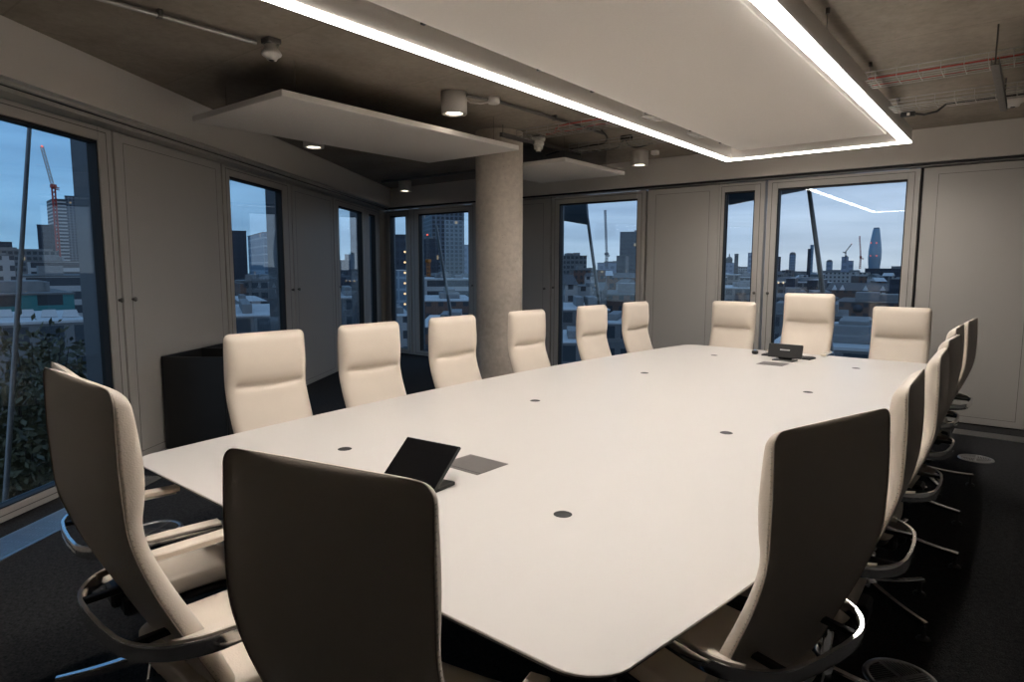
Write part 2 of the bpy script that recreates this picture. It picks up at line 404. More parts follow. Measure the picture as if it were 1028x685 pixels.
# corner post between the two glazed walls
struct(MB().prism([(-9.50, 8.035), (-9.50, 8.16), (-9.80, 8.16), (-9.80, 8.0), (-9.56, 7.92), (-9.515, 7.97)], 0, 2.68).build('trim_3', M['frame']), 'grey corner post between left and far windows', 'post')
# column
cm = MB(); cm.lathe([(.252, 0), (.252, ZC)], 64)
struct(cm.build('column', M['column'], None, (-4.53, 5.43, 0)), 'round bare concrete column', 'column')

# floor grilles and round floor outlets
def grille(name, Mx, x0, x1, y0, y1, label, step=.022):
    f = MB(); w = .012
    f.box(x0, x1, y0, y0 + w, .001, .008, Mx); f.box(x0, x1, y1 - w, y1, .001, .008, Mx); f.box(x0, x0 + w, y0, y1, .001, .008, Mx); f.box(x1 - w, x1, y0, y1, .001, .008, Mx)
    o = tag(f.build(name, M['brushed']), label, 'grille')
    s = MB(); n = int((y1 - y0 - 2 * w) / step)
    for i in range(n):
        y = y0 + w + (i + .25) * (y1 - y0 - 2 * w) / n
        s.box(x0 + w, x1 - w, y, y + step * .55, .002, .0075, Mx)
    for i in range(int((x1 - x0) / .1)):
        x = x0 + .05 + i * .1; s.box(x, x + .006, y0 + w, y1 - w, .001, .006, Mx)
    s.build('grating', M['brushed'], o)
    p = MB(); p.box(x0, x1, y0, y1, .0005, .0015, Mx); p.build('tray', M['blackplastic'], o)
    return o
grille('floor_grille', ML, 2.2, 4.55, -.43, -.18, 'long metal floor grille under the nearest left window')
grille('floor_grille', MB_BACK, -.50, XR - .05, -.545, -.325, 'metal floor grille below the far right wall panel')
def floor_outlet(x, y, label, r=.125, a=.0):
    f = MB(); f.lathe([(r * .84, .002), (r * .84, .008), (r, .008), (r + .004, .001)], 48)
    o = tag(f.build('floor_outlet', M['brushed'], None, (x, y, 0), a), label, 'vent', 'round floor outlets')
    c = MB(); c.lathe([(.0, .003), (r * .84, .003)], 40); c.build('dust_basket', M['blackplastic'], o)
    g = MB()
    for k in range(4):
        rot = Matrix.Rotation(k * PI / 2, 4, 'Z')
        g.box(-.006, .006, 0, r * .84, .004, .0075, rot)
        for j in range(1, 9):
            xx = j * r * .09
            L_ = math.sqrt(max(0, (r * .82) ** 2 - xx * xx))
            if k % 2 == 0: g.box(xx - .0025, xx + .0025, .008, L_, .004, .007, rot)
            else: g.box(xx - .0025, xx + .0025, .008, L_, .004, .007, rot)
    g.build('swirl_grating', M['brushed'], o)
    return o
floor_outlet(-.263, 6.60, 'round metal floor outlet near the far right grille')
floor_outlet(-4.07, 1.61, 'round metal floor outlet behind the nearest left chairs', .14, .5)
floor_outlet(-.29, 2.80, 'round metal floor outlet at the bottom right edge', .13, .9)

# ------------------------------------------------------------------ light ring and acoustic panels
XL0, XL1, XR0, XR1, YF0, YF1, YN0, YN1 = -2.68, -2.602, -1.034, -.958, 6.975, 7.055, .92, .998
ZR, ZT = 2.752, 2.878
ring = empty('light_ring', (-1.82, 4.0, ZR)); tag(ring, 'large rectangular pendant light ring glowing over the table', 'ceiling light')
def rel(o): o.location = -Vector(ring.location); return o
bm = MB()
bm.box(XL0, XL1, YN0, YF1, ZR, ZT); bm.box(XR0, XR1, YN0, YF1, ZR, ZT); bm.box(XL1, XR0, YF0, YF1, ZR, ZT); bm.box(XL1, XR0, YN0, YN1, ZR, ZT)
rel(bm.build('beam', M['whitepaint'], ring))
dm = MB(); e = .004
zz0, zz1 = ZR - .005, ZR - .0005
dm.box(XL0 - e, XL1 + e, YN0 - e, YF1 + e, zz0, zz1); dm.box(XR0 - e, XR1 + e, YN0 - e, YF1 + e, zz0, zz1)
dm.box(XL1 + e, XR0 - e, YF0 - e, YF1 + e, zz0, zz1); dm.box(XL1 + e, XR0 - e, YN0 - e, YN1 + e, zz0, zz1)
rel(tag(dm.build('led_diffuser', M['led'], ring), 'glowing warm white diffuser strip'))
for i, (lx, ly, sx, sy) in enumerate((((XL0 + XL1) / 2, (YN0 + YF1) / 2, .07, YF1 - YN0), ((XR0 + XR1) / 2, (YN0 + YF1) / 2, .07, YF1 - YN0), ((XL1 + XR0) / 2, (YF0 + YF1) / 2, XR0 - XL1, .07), ((XL1 + XR0) / 2, (YN0 + YN1) / 2, XR0 - XL1, .07))):
    al_ = bpy.data.lights.new('led_array', 'AREA'); al_.shape = 'RECTANGLE'; al_.size = sx; al_.size_y = sy; al_.spread = R(155); al_.energy = 4.0 * sx * sy / .07; al_.color = (1.0, .93, .86)
    ao = bpy.data.objects.new('led_array', al_); COL.objects.link(ao); ao.parent = ring; ao.location = Vector((lx, ly, ZR - .0065)) - Vector(ring.location)
for (x, y) in ((-.985, 1.6), (-.985, 2.8), (-.985, 4.0), (-.985, 5.2), (-.985, 6.4), (-2.64, 1.6), (-2.64, 4.0), (-2.64, 6.4)):
    w = MB(); w.tube([(x, y, ZT), (x, y, ZC)], .0022, 6); w.cyl(x, y, ZC - .03, ZC, .012, 10); w.cyl(x, y, ZT, ZT + .03, .008, 10)
    rel(w.build('suspension_wire', M['darkgalv'], ring))
for y in (2.36, 3.33, 3.95, 4.75, 5.6, 6.3):
    w = MB(); w.box(-2.47, -2.446, y - .012, y + .012, 2.802, 2.835); rel(w.build('bracket', M['gasket'], ring))

def raft(name, x0, x1, y0, y1, z, t, label, wires=True):
    o = MB().bbox(x0, x1, y0, y1, z, z + t, .004).build(name, M['raft']); tag(o, label, 'ceiling panel')
    for x in (x0 + .15, x1 - .15):
        for y in (y0 + .2, y1 - .2): MB().tube([(x, y, z + t), (x, y, ZC)], .002, 6).build('suspension_wire', M['darkgalv'], o)
    return o
raft('acoustic_raft', -2.445, -1.12, 1.15, 6.79, 2.80, .04, 'large pale acoustic panel hung inside the light ring')
raft('acoustic_raft', -5.18, -3.94, 2.49, 5.02, 2.72, .045, 'pale acoustic panel hung in front of the concrete column')
raft('acoustic_raft', -5.21, -3.955, 5.83, 7.12, 2.72, .045, 'smaller pale acoustic panel behind the concrete column')

# ------------------------------------------------------------------ ceiling services
def downlight(x, y, label, r=.105, h=.17, aim=True):
    o = MB().lathe([(.0, ZC), (r, ZC), (r, ZC - h + .004), (r - .003, ZC - h), (r * .72, ZC - h), (r * .66, ZC - h + .012)], 40).build('downlight', M['whiteplastic'], None, (x, y, 0))
    tag(o, label, 'ceiling light', 'surface cylinder downlights')
    MB().lathe([(.0, ZC - h + .012), (r * .66, ZC - h + .012)], 32).build('lens', M['lamp'], o)
    l = bpy.data.lights.new('downlight_beam', 'SPOT'); l.energy = 2.5; l.spot_size = R(75); l.spot_blend = .8; l.color = (1, .86, .72); l.shadow_soft_size = .05
    lo = bpy.data.objects.new('downlight_beam', l); COL.objects.link(lo); lo.parent = o; lo.location = (0, 0, ZC - h - .01)
    return o
downlight(-3.80, 3.98, 'white cylinder downlight nearest, beside the light ring')
downlight(-3.87, 7.33, 'white cylinder downlight above the window right of the column')
downlight(-8.2, 7.40, 'white cylinder downlight in the dark far corner')
downlight(-6.01, 4.154, 'white downlight half hidden by the large hung panel')

def detector(x, y, label, z=ZC, tiers=False, k=1.0):
    pr = [(.0, z), (.042, z), (.042, z - .035), (.05, z - .04), (.062, z - .06), (.058, z - .07), (.036, z - .085), (.030, z - .098), (.0, z - .10)]
    if tiers: pr = [(.0, z), (.058, z), (.062, z - .004), (.062, z - .032), (.058, z - .036), (.046, z - .037), (.046, z - .046), (.052, z - .048), (.052, z - .070), (.048, z - .074), (.038, z - .075), (.038, z - .084), (.042, z - .086), (.040, z - .108), (.026, z - .112), (.024, z - .130), (.0, z - .132)]
    pr = [(a_ * k, z + (b_ - z) * k) for a_, b_ in pr]
    o = MB().lathe(pr, 32).build('smoke_detector', M['whiteplastic'], None, (x, y, 0)); tag(o, label, 'smoke detector', 'ceiling detectors')
    MB().lathe([(.0, pr[-1][1] - .002), (.016, pr[-1][1] - .002), (.018, pr[-1][1] + .004)], 20).build('sensor', M['blackplastic'], o)
    if tiers:
        MB().lathe([(.0, z + .012), (.055, z + .012), (.055, z - .001)], 24).build('mounting_base', M['blackplastic'], o)
    else:
        MB().lathe([(.047, z), (.047, z - .008), (.042, z - .008)], 24).build('mounting_base', M['darkgalv'], o)
    return o
d1 = detector(-3.83, 2.36, 'white smoke detector at the end of the left conduit', ZC - .03)
MB().bbox(-3.875, -3.785, 2.315, 2.405, ZC - .032, ZC, .004).build('smoke_detector_box', M['darkgalv']).parent = d1
bx = [c for c in d1.children if c.name.startswith('smoke_detector_box')][0]; bx.name = 'back_box'; bx.location = -Vector(d1.location)
detector(-4.21, 5.70, 'white tiered detector with red cables behind the light ring', ZC - .04, True, 1.15)
p3 = onz(1018, 92, ZC - .08)
detector(p3.x, p3.y, 'white smoke detector at the right edge by the steel channel', ZC - .06, False, 1.35)

def conduit(name, pts, r, mat, label, clips=0, cat='conduit'):
    o = MB().tube(pts, r, 10).build(name, M[mat]); tag(o, label, cat)
    for i in range(clips):
        a, b = Vector(pts[0]), Vector(pts[-1] if len(pts) == 2 else pts[1]); p = a.lerp(b, (i + .6) / (clips + .2))
        d = (b - a).normalized(); ang = math.atan2(d.y, d.x)
        c = MB(); T = Matrix.Translation(p) @ Matrix.Rotation(ang, 4, 'Z')
        c.bbox(-.012, .012, -r - .008, r + .008, -r - .003, r + .02, .002, T); c.build('saddle_clip', M['darkgalv'], o)
    return o
conduit('conduit', [(-3.93, .2, ZC - .03), (-3.885, 2.29, ZC - .03), ], .0125, 'galv', 'straight steel conduit running to the left smoke detector', 2)
conduit('conduit', [(-3.62, 4.26, ZC - .03), (-3.60, 6.02, ZC - .03)], .014, 'darkgalv', 'grey conduit running from the white junction box', 1)
conduit('conduit', [(-3.70, 4.02, ZC - .03), (-3.645, 4.22, ZC - .03)], .012, 'darkgalv', 'short dark conduit between downlight and junction box')
jb = MB().lathe([(.0, ZC), (.05, ZC), (.05, ZC - .05), (.045, ZC - .055), (.0, ZC - .056)], 28).build('junction_box', M['whiteplastic'], None, (-3.63, 4.28, 0)); tag(jb, 'round white junction box on the ceiling conduit', 'junction box')
conduit('cable', [(-3.80, 4.06, ZC - .01), (-3.76, 4.13, ZC - .055), (-3.70, 4.2, ZC - .06), (-3.65, 4.26, ZC - .04)], .006, 'whiteplastic', 'thin white cable looping from downlight to junction box', cat='cable')
jb2 = MB().bbox(-3.74, -3.66, 7.36, 7.44, ZC - .05, ZC, .006).build('junction_box', M['whiteplastic']); tag(jb2, 'small white junction box beside the downlight over the window', 'junction box')
def cable(pxs, z, r, mat, label, dz=None):
    pts = [onz(x, y, z if dz is None else z + dz[i]) for i, (x, y) in enumerate(pxs)]
    # smooth
    out = []
    for i in range(len(pts) - 1):
        p0, p1, p2, p3 = pts[max(i - 1, 0)], pts[i], pts[i + 1], pts[min(i + 2, len(pts) - 1)]
        for k in range(6):
            t_ = k / 6
            out.append(.5 * ((2 * p1) + (p2 - p0) * t_ + (2 * p0 - 5 * p1 + 4 * p2 - p3) * t_ ** 2 + (3 * p1 - p0 - 3 * p2 + p3) * t_ ** 3))
    out.append(pts[-1])
    o = MB().tube(out, r, 8).build('cable', M[mat]); tag(o, label, 'cable'); return o
cable([(604, 131), (609, 138), (606, 144), (594, 146), (580, 149), (565, 151), (548, 156)], 2.97, .008, 'blackcable', 'black cable curling back from the end of the grey conduit')
cable([(575, 153), (600, 151), (618, 149), (624, 143), (628, 139), (634, 139)], 2.97, .008, 'blackcable', 'black cable rising to the small black connector')
cable([(628, 139), (631, 146), (640, 148), (655, 144)], 2.97, .007, 'blackcable', 'black cable hanging past the downlight over the window')
cable([(548, 135), (556, 134), (561, 127), (585, 122), (612, 118)], 2.95, .006, 'red', 'upper red fire alarm cable by the tiered detector')
cable([(548, 136), (560, 132), (575, 131), (595, 126), (612, 124)], 2.95, .006, 'red', 'lower red fire alarm cable by the tiered detector')
k0 = onz(629, 139, 2.97); tag(MB().bbox(k0.x - .06, k0.x + .06, k0.y - .03, k0.y + .03, 2.955, 3.0, .005).build('connector', M['blackcable']), 'small black cable connector near the far downlight', 'connector')

def basket(name, xa, xb, y, w, z, h, label, step=.1):
    """wire basket tray running along x"""
    o = MB(); n = 5
    for i in range(n): o.tube([(xa, y + w * i / (n - 1), z), (xb, y + w * i / (n - 1), z)], .0026, 6)
    for yy in (y, y + w):
        o.tube([(xa, yy, z + h), (xb, yy, z + h)], .003, 6); o.tube([(xa, yy, z + h * .5), (xb, yy, z + h * .5)], .0024, 6)
    x = xa
    while x < xb:
        o.tube([(x, y, z + h), (x, y, z), (x, y + w, z), (x, y + w, z + h)], .0024, 6); x += step
    ob = o.build(name, M['galv']); tag(ob, label, 'cable tray'); return ob
basket('cable_tray', -3.9, 1.6, 4.93, .22, 2.83, .055, 'wire basket cable tray carrying red cables across the ceiling', .12)
basket('cable_tray', -3.9, 1.6, 5.82, .24, 2.83, .055, 'wire basket cable tray nearer the far bulkhead', .12)
conduit('cable', [(-.95, 4.97, 2.852), (-.4, 4.96, 2.85), (.2, 4.97, 2.852), (1.6, 4.96, 2.85)], .005, 'red', 'red cable along the front of the nearer cable tray', cat='cable')
conduit('cable', [(-.95, 5.11, 2.838), (-.3, 5.12, 2.838), (.3, 5.11, 2.838), (1.6, 5.12, 2.838)], .004, 'red', 'thin red cable along the back of the nearer cable tray', cat='cable')
conduit('cable', [(-.80, 5.99, 2.79), (-.74, 5.99, 2.775), (-.66, 6.0, 2.79), (-.60, 6.0, 2.838), (0, 6.0, 2.838), (1.6, 6.0, 2.838)], .008, 'blackcable', 'black cable drooping out of the farther cable tray', cat='cable')
k1 = MB().bbox(-.90, -.80, 5.97, 6.01, 2.775, 2.81, .006).build('connector', M['blackcable']); tag(k1, 'black inline connector at the light ring corner', 'connector')
MB().bbox(-.855, -.835, 5.965, 5.975, 2.78, 2.80, .002).build('label_plate', M['whiteplastic'], k1)
# steel channel hung on rods
ch = MB(); T = Matrix.Translation((-.262, 5.56, 2.785))
ch.bbox(-.02, .02, -.72, .72, 0, .004, .001, T); ch.bbox(-.021, -.017, -.72, .72, 0, .041, .001, T); ch.bbox(.017, .021, -.72, .72, 0, .041, .001, T)
for i in range(18): ch.box(-.006, .006, -.68 + i * .078, -.64 + i * .078, -.001, .0, T)
cho = ch.build('support_channel', M['darkgalv']); tag(cho, 'dark perforated steel channel hung under the cable trays', 'channel')
for y in (4.87, 6.25):
    MB().tube([(-.262, y, 2.79), (-.262, y, ZC)], .005, 8).build('threaded_rod', M['darkgalv'], cho)
ra = MB(); T = Matrix.Translation((-4.24, 5.85, 2.90)); ra.bbox(-.02, .02, -.74, .70, 0, .041, .003, T)
rao = ra.build('support_channel', M['darkgalv']); tag(rao, 'grey steel channel hung above the smaller acoustic panel', 'channel')
for y in (5.14, 6.5): MB().tube([(-4.24, y, 2.93), (-4.24, y, ZC)], .004, 8).build('threaded_rod', M['darkgalv'], rao)
conduit('conduit', [(-8.3, 7.0, ZC - .05), (-5.3, 7.0, ZC - .05)], .02, 'darkgalv', 'dark pipe across the ceiling in the far corner')

# ------------------------------------------------------------------ table
TA = R(-1.2)
tbl = empty('conference_table', (-1.815, 4.01, 0), TA); tag(tbl, 'long boat-shaped off-white conference table with dark edge', 'table')
def table_poly(inset=0.0):
    hl = 2.905 - inset; pts = []
    side = []
    for i in range(41):
        v = -hl + 2 * hl * i / 40; side.append((1.445 - inset - .205 * (v / 2.905) ** 2, v))
    r = .13
    def corner(c, a0):
        return [(c[0] + r * math.cos(a0 + k * PI / 16), c[1] + r * math.sin(a0 + k * PI / 16)) for k in range(9)]
    ux = 1.445 - inset - .205 * ((hl - r) / 2.905) ** 2
    right = [p for p in side if abs(p[1]) < hl - r]
    pts += corner((ux - r, -hl + r), -PI / 2)
    pts += right
    pts += corner((ux - r, hl - r), 0)
    pts += corner((-ux + r, hl - r), PI / 2)
    pts += [(-a, b) for a, b in right[::-1]]
    pts += corner((-ux + r, -hl + r), PI)
    return pts
P1 = table_poly(0); P2 = table_poly(.012); P3 = table_poly(.07)
def loft(polys, cap0=True, cap1=True):
    m = MB(); n = len(polys[0][0]); vs = [(x, y, z) for pl, z in polys for x, y in pl]; fs = []
    for i in range(len(polys) - 1):
        for k in range(n): fs.append((i * n + k, i * n + (k + 1) % n, (i + 1) * n + (k + 1) % n, (i + 1) * n + k))
    if cap0: fs.append(tuple(range(n))[::-1])
    if cap1: fs.append(tuple(range((len(polys) - 1) * n, len(polys) * n)))
    return m.add(vs, fs)
top = loft([(P1, .734), (P1, .7385), (table_poly(.0015), .740)], True, True).build('tabletop', M['table'], tbl)
loft([(P3, .706), (P2, .718), (P1, .7335)], True, True).build('edge_band', M['tableedge'], tbl)
for u in (-.635, .635):
    for v in (-2.18, -.705, .76, 2.18):
        g = MB(); T = Matrix.Translation((u, v, .740)); g.lathe([(.0, .0006), (.026, .0006), (.030, .0015), (.033, .0002)], 24, T)
        g.build('cable_hole', M['gasket'], tbl)
for v, lab in ((-1.96, None), (1.97, None)):
    g = MB(); T = Matrix.Translation((0.0, v, .740)) @ Matrix.Rotation(R(0), 4, 'Z')
    g.bbox(-.115, .115, -.1, .1, .0002, .0022, .001, T); hb = g.build('power_hatch', M['hatch'], tbl)
    MB().box(-.112, .112, -.082, -.079, .0021, .0026, T).build('hatch_hinge', M['blackplastic'], hb)
for v in (-1.75, 1.75, 0):
    MB().bbox(-.45, .45, v - .06, v + .06, .03, .706, .006).build('pedestal', M['tableedge'], tbl)
    MB().bbox(-.5, .5, v - .1, v + .1, .0, .03, .006).build('pedestal_foot', M['tableedge'], tbl)
for su in (-1, 1):
    for v in (-2.5, -1.0, 1.0, 2.5):
        lm = MB()
        lm.tube([(su * .98, v, .708), (su * 1.04, v + .02, .36), (su * 1.10, v + .04, .012)], [.018, .016, .012], 12)
        lm.cyl(su * 1.10, v + .04, 0, .014, .022, 16)
        tag(lm.build('leg', M['chrome'], tbl), 'slender polished leg')

# ------------------------------------------------------------------ chairs
def interp(keys, z):
    """Catmull-Rom through (z, value) keys"""
    if z <= keys[0][0]: return keys[0][1]
    if z >= keys[-1][0]: return keys[-1][1]
    for i in range(len(keys) - 1):
        if keys[i][0] <= z <= keys[i + 1][0]:
            z0, v0 = keys[i]; z1, v1 = keys[i + 1]; h = z1 - z0; t_ = (z - z0) / h
            m0 = (v1 - keys[i - 1][1]) / (z1 - keys[i - 1][0]) if i > 0 else (v1 - v0) / h
            m1 = (keys[i + 2][1] - v0) / (keys[i + 2][0] - z0) if i + 2 < len(keys) else (v1 - v0) / h
            return (2 * t_ ** 3 - 3 * t_ ** 2 + 1) * v0 + (t_ ** 3 - 2 * t_ ** 2 + t_) * h * m0 + (-2 * t_ ** 3 + 3 * t_ ** 2) * v1 + (t_ ** 3 - t_ ** 2) * h * m1
ZTOP = 1.248
REAR = [(.40, -.035), (.50, -.085), (.65, -.152), (.80, -.213), (.92, -.247), (1.02, -.257), (1.12, -.257), (1.248, -.248)]
THK = [(.40, .050), (.55, .066), (.65, .067), (.78, .062), (.90, .056), (.95, .060), (1.0, .074), (1.06, .082), (1.12, .078), (1.18, .068), (1.248, .052)]
WID = [(.40, .232), (.55, .242), (.75, .248), (.95, .249), (1.10, .248), (1.248, .246)]
NF, NB = 34, 12
def back_levels():
    levels = []
    rt = .048
    zs = [.40 + (ZTOP - rt - .40) * i / 58 for i in range(59)] + [ZTOP - rt + rt * math.sin(PI / 2 * k / 9) for k in range(1, 10)]
    for z in zs:
        hw = interp(WID, z); th = interp(THK, z); yr = interp(REAR, z)
        rc = .032; mid = yr + th * .16; f = 1.0
        if z > ZTOP - rc:
            q = (z - (ZTOP - rc)) / rc; hw = hw - rc + rc * math.sqrt(max(0, 1 - q * q))
        if z > ZTOP - rt: q = (z - (ZTOP - rt)) / rt; f = max(.03, math.sqrt(max(0, 1 - q * q)) ** .9)
        if z < .45: q = (.45 - z) / .05; f = min(f, max(.35, math.sqrt(max(0, 1 - q * q * .9))))
        loop = []
        for i in range(NF + 1):                       # front from +x to -x, ending on the seam line
            t_ = math.cos(i / NF * PI); t_ = math.copysign(abs(t_) ** .72, t_)
            e_ = max(0.0, 1 - abs(t_) ** 9) ** .5
            y = yr + th * (.16 + .84 * e_)
            side = max(0, 1 - (abs(t_) / .84) ** 8); cz = .945 + .012 * (t_ * t_)
            y -= .020 * side * math.exp(-((z - cz) / .009) ** 2) + .010 * side * math.exp(-((z - cz) / .03) ** 2)
            y -= .010 * side * math.exp(-((z - .535) / .012) ** 2)
            loop.append((hw * t_, mid + (y - mid) * f, z))
        for i in range(1, NB):                        # rear panel from -x to +x
            t_ = math.sin((-1 + 2 * i / NB) * PI / 2)
            y = yr + th * .16 * abs(t_) ** 5 + .004 * t_ * t_
            loop.append((hw * t_ * .997, mid + (y - mid) * max(f, .15), z))
        levels.append(loop)
    return levels
def back_mesh():
    levels = back_levels(); mb = MB()
    n = len(levels[0]); vs = [p for l in levels for p in l]; fs = []
    for i in range(len(levels) - 1):
        for k in range(n): fs.append((i * n + k, i * n + (k + 1) % n, (i + 1) * n + (k + 1) % n, (i + 1) * n + k))
    fs.append(tuple(range(n))[::-1]); fs.append(tuple(range((len(levels) - 1) * n, len(levels) * n)))
    return mb.add(vs, fs, True)
def seam_path():
    """line along the rear edge of the back: up one side, over the top, down the other"""
    lv = back_levels(); up_ = [l[0] for l in lv[3:]]; dn = [l[NF] for l in lv[3:]][::-1]
    return up_ + lv[-1][1:NF] + dn
def superell(sx, sy, sz, e1=.3, e2=.25, nu=40, nv=20):
    mb = MB(); vs = []
    pw = lambda c, e: math.copysign(abs(c) ** e, c)
    for j in range(nv + 1):
        b = -PI / 2 + PI * j / nv
        for i in range(nu):
            a = 2 * PI * i / nu
            vs.append((sx * pw(math.cos(b), e1) * pw(math.cos(a), e2), sy * pw(math.cos(b), e1) * pw(math.sin(a), e2), sz * pw(math.sin(b), e1)))
    fs = [(j * nu + i, j * nu + (i + 1) % nu, (j + 1) * nu + (i + 1) % nu, (j + 1) * nu + i) for j in range(nv) for i in range(nu)]
    return mb.add(vs, fs, True)
def arm_path(z=.0, yf=.17, hw=.288, yrr=-.258, r=.19):
    pts = [(hw, yf, z), (hw, .08, z), (hw, -.02, z), (hw, yrr + r, z)]
    for k in range(1, 13):
        a = k / 12 * PI / 2; pts.append((hw - r + r * math.cos(a), yrr + r - r * math.sin(a), z))
    for x in (.05, 0, ): pts.append((x, yrr - .004, z))
    pts += [(-x, y, zz) for x, y, zz in pts[:-1][::-1]]
    return pts
def make_chair():
    root = empty('conference_chair')
    base = MB()
    base.lathe([(.0, .075), (.045, .078), (.05, .10), (.045, .125), (.032, .135), (.032, .14)], 28)
    base.build('hub', M['chrome'], root)
    for k in range(4):
        rot = Matrix.Rotation(PI / 4 + k * PI / 2, 4, 'Z')
        lg = MB(); secs = []
        for i in range(9):
            q = i / 8; x = .03 + .305 * q; hw = .021 - .008 * q; zt = .128 - .040 * q - .008 * math.sin(PI * q); hh = .034 - .016 * q
            secs.append([(x, -hw, zt - hh), (x, -hw, zt - .005), (x, -hw * .6, zt), (x, hw * .6, zt), (x, hw, zt - .005), (x, hw, zt - hh)])
        n = 6; vs = [tuple(rot @ Vector(p)) for s_ in secs for p in s_]
        fs = [(i * n + j, i * n + (j + 1) % n, (i + 1) * n + (j + 1) % n, (i + 1) * n + j) for i in range(8) for j in range(n)]
        fs += [tuple(range(n))[::-1], tuple(range(8 * n, 9 * n))]
        lg.add(vs, fs); leg = lg.build('leg', M['chrome'], root)
        ft = MB(); p = rot @ Vector((.322, 0, 0)); T = Matrix.Translation((p.x, p.y, 0))
        ft.lathe([(.0, .0), (.027, .0), (.029, .006), (.024, .014), (.010, .018), (.010, .075), (.0, .075)], 20, T)
        ft.build('glide', M['blackplastic'], leg)
    c = MB(); c.lathe([(.030, .13), (.030, .26), (.021, .262), (.021, .40)], 24); c.build('column', M['chrome'], root)
    up = []
    me = MB(); me.bbox(-.11, .11, -.12, .14, .335, .40, .012); me.bbox(-.06, .06, -.15, -.08, .36, .43, .01)
    up.append(me.build('tilt_mechanism', M['blackplastic'], root))
    # seat cushion
    se = superell(.246, .258, .043, .35, .22)
    vv = []
    for (x, y, z) in se.v:
        t_ = (y + .258) / .516
        z2 = z + .012 * (x / .246) ** 2 - .030 * max(0, (t_ - .72) / .28) ** 2 + .004 * math.sin(t_ * PI)
        vv.append((x * (1 - .04 * t_), y + .145, z2 + .447))
    se.v = vv
    st = se.build('seat', M['leather'], root); up.append(st)
    sh = superell(.225, .235, .018, .4, .25); sh.v = [(x, y + .14, z + .402) for x, y, z in sh.v]
    up.append(sh.build('seat_shell', M['blackplastic'], root))
    bk = back_mesh().build('backrest', M['leather'], root); up.append(bk)
    sp = seam_path(); MB().tube(sp, .0018, 6).build('piping', M['thread'], bk)
    for sgn in (1, -1):                               # one row of stitches down each side
        stt = MB()
        for i in range(len(sp) - 1):
            a, b = Vector(sp[i]), Vector(sp[i + 1]); n = max(1, int((b - a).length / .0085))
            for k in range(n):
                p = a.lerp(b, (k + .5) / n)
                if p.x * sgn > 0 and p.z < ZTOP - .03: stt.box(p.x - .0011 - sgn * .0006, p.x + .0011 - sgn * .0006, p.y + .004, p.y + .009, p.z - .0006, p.z + .0006)
        stt.build('stitching', M['thread'], bk)
    # arm loop
    prof = [(-.005, -.019), (.005, -.019), (.0065, -.012), (.0065, .012), (.005, .019), (-.005, .019), (-.0065, .012), (-.0065, -.012)]
    ap = arm_path(.648)
    al = MB().sweep(ap, prof, True).build('arm_loop', M['chrome'], root, sharp=35); up.append(al)
    for sx in (-1, 1):
        pad = MB(); secs = []
        for i in range(15):
            q = i / 14; y = .172 - .36 * q
            w = .052 * (1 - max(0, (q - .45) / .55) ** 1.8); xo = .283
            if y < -.068: d_ = (-.068 - y); xo = .288 - .19 + math.sqrt(max(0, .19 ** 2 - d_ ** 2)) - .006
            w = max(w, .004)
            secs.append([(sx * xo, y, .664), (sx * xo, y, .671), (sx * (xo - .004), y, .6735), (sx * (xo - w + .004), y, .6735), (sx * (xo - w), y, .670), (sx * (xo - w), y, .655), (sx * (xo - .004), y, .655)])
        n = 7; vs = [p for s_ in secs for p in s_]; fs = [(i * n + j, i * n + (j + 1) % n, (i + 1) * n + (j + 1) % n, (i + 1) * n + j) for i in range(14) for j in range(n)]
        fs += [tuple(range(n))[::-1], tuple(range(14 * n, 15 * n))]
        pad.add(vs, fs); up.append(tag(pad.build('arm_pad', M['leather'], root), 'beige leather pad on the armrest'))
    for sx in (-1, 1): up.append(MB().bbox(sx * .15 - .011, sx * .15 + .011, -.255, -.14, .640, .656, .003).build('arm_bracket', M['blackplastic'], root))
    return root, [o.name for o in up]
chair0, UPN = make_chair()
UPK = [n.split('.')[0] for n in UPN]
used = [False]
def chair(x, y, rz, base_rz, label, group, lift=0.0, tilt=0.0):
    if not used[0]: c = chair0; used[0] = True
    else: c = copy_tree(chair0)
    c.location = (x, y, 0); c.rotation_euler = (0, 0, rz)
    for ch in c.children:
        k = ch.name.split('.')[0]
        if k in UPK: ch.location.z = lift
        if k == 'backrest' and tilt:                  # recline about the hinge at the seat
            pv = Vector((0, -.05, .45)); Rm = Matrix.Rotation(R(tilt), 3, 'X')
            ch.rotation_euler = (R(tilt), 0, 0); ch.location = pv - Rm @ pv + Vector((0, 0, lift))
        if k in ('leg',): 
            ch.rotation_euler = (0, 0, base_rz)
    tag(c, label, 'chair', group)
    return c
GL, GR, GF, GN = 'chairs along the left side of the table', 'chairs along the right side of the table', 'chairs at the far end of the table', 'chairs at the near end of the table'
ordw = ['first', 'second', 'third', 'fourth', 'fifth', 'sixth']
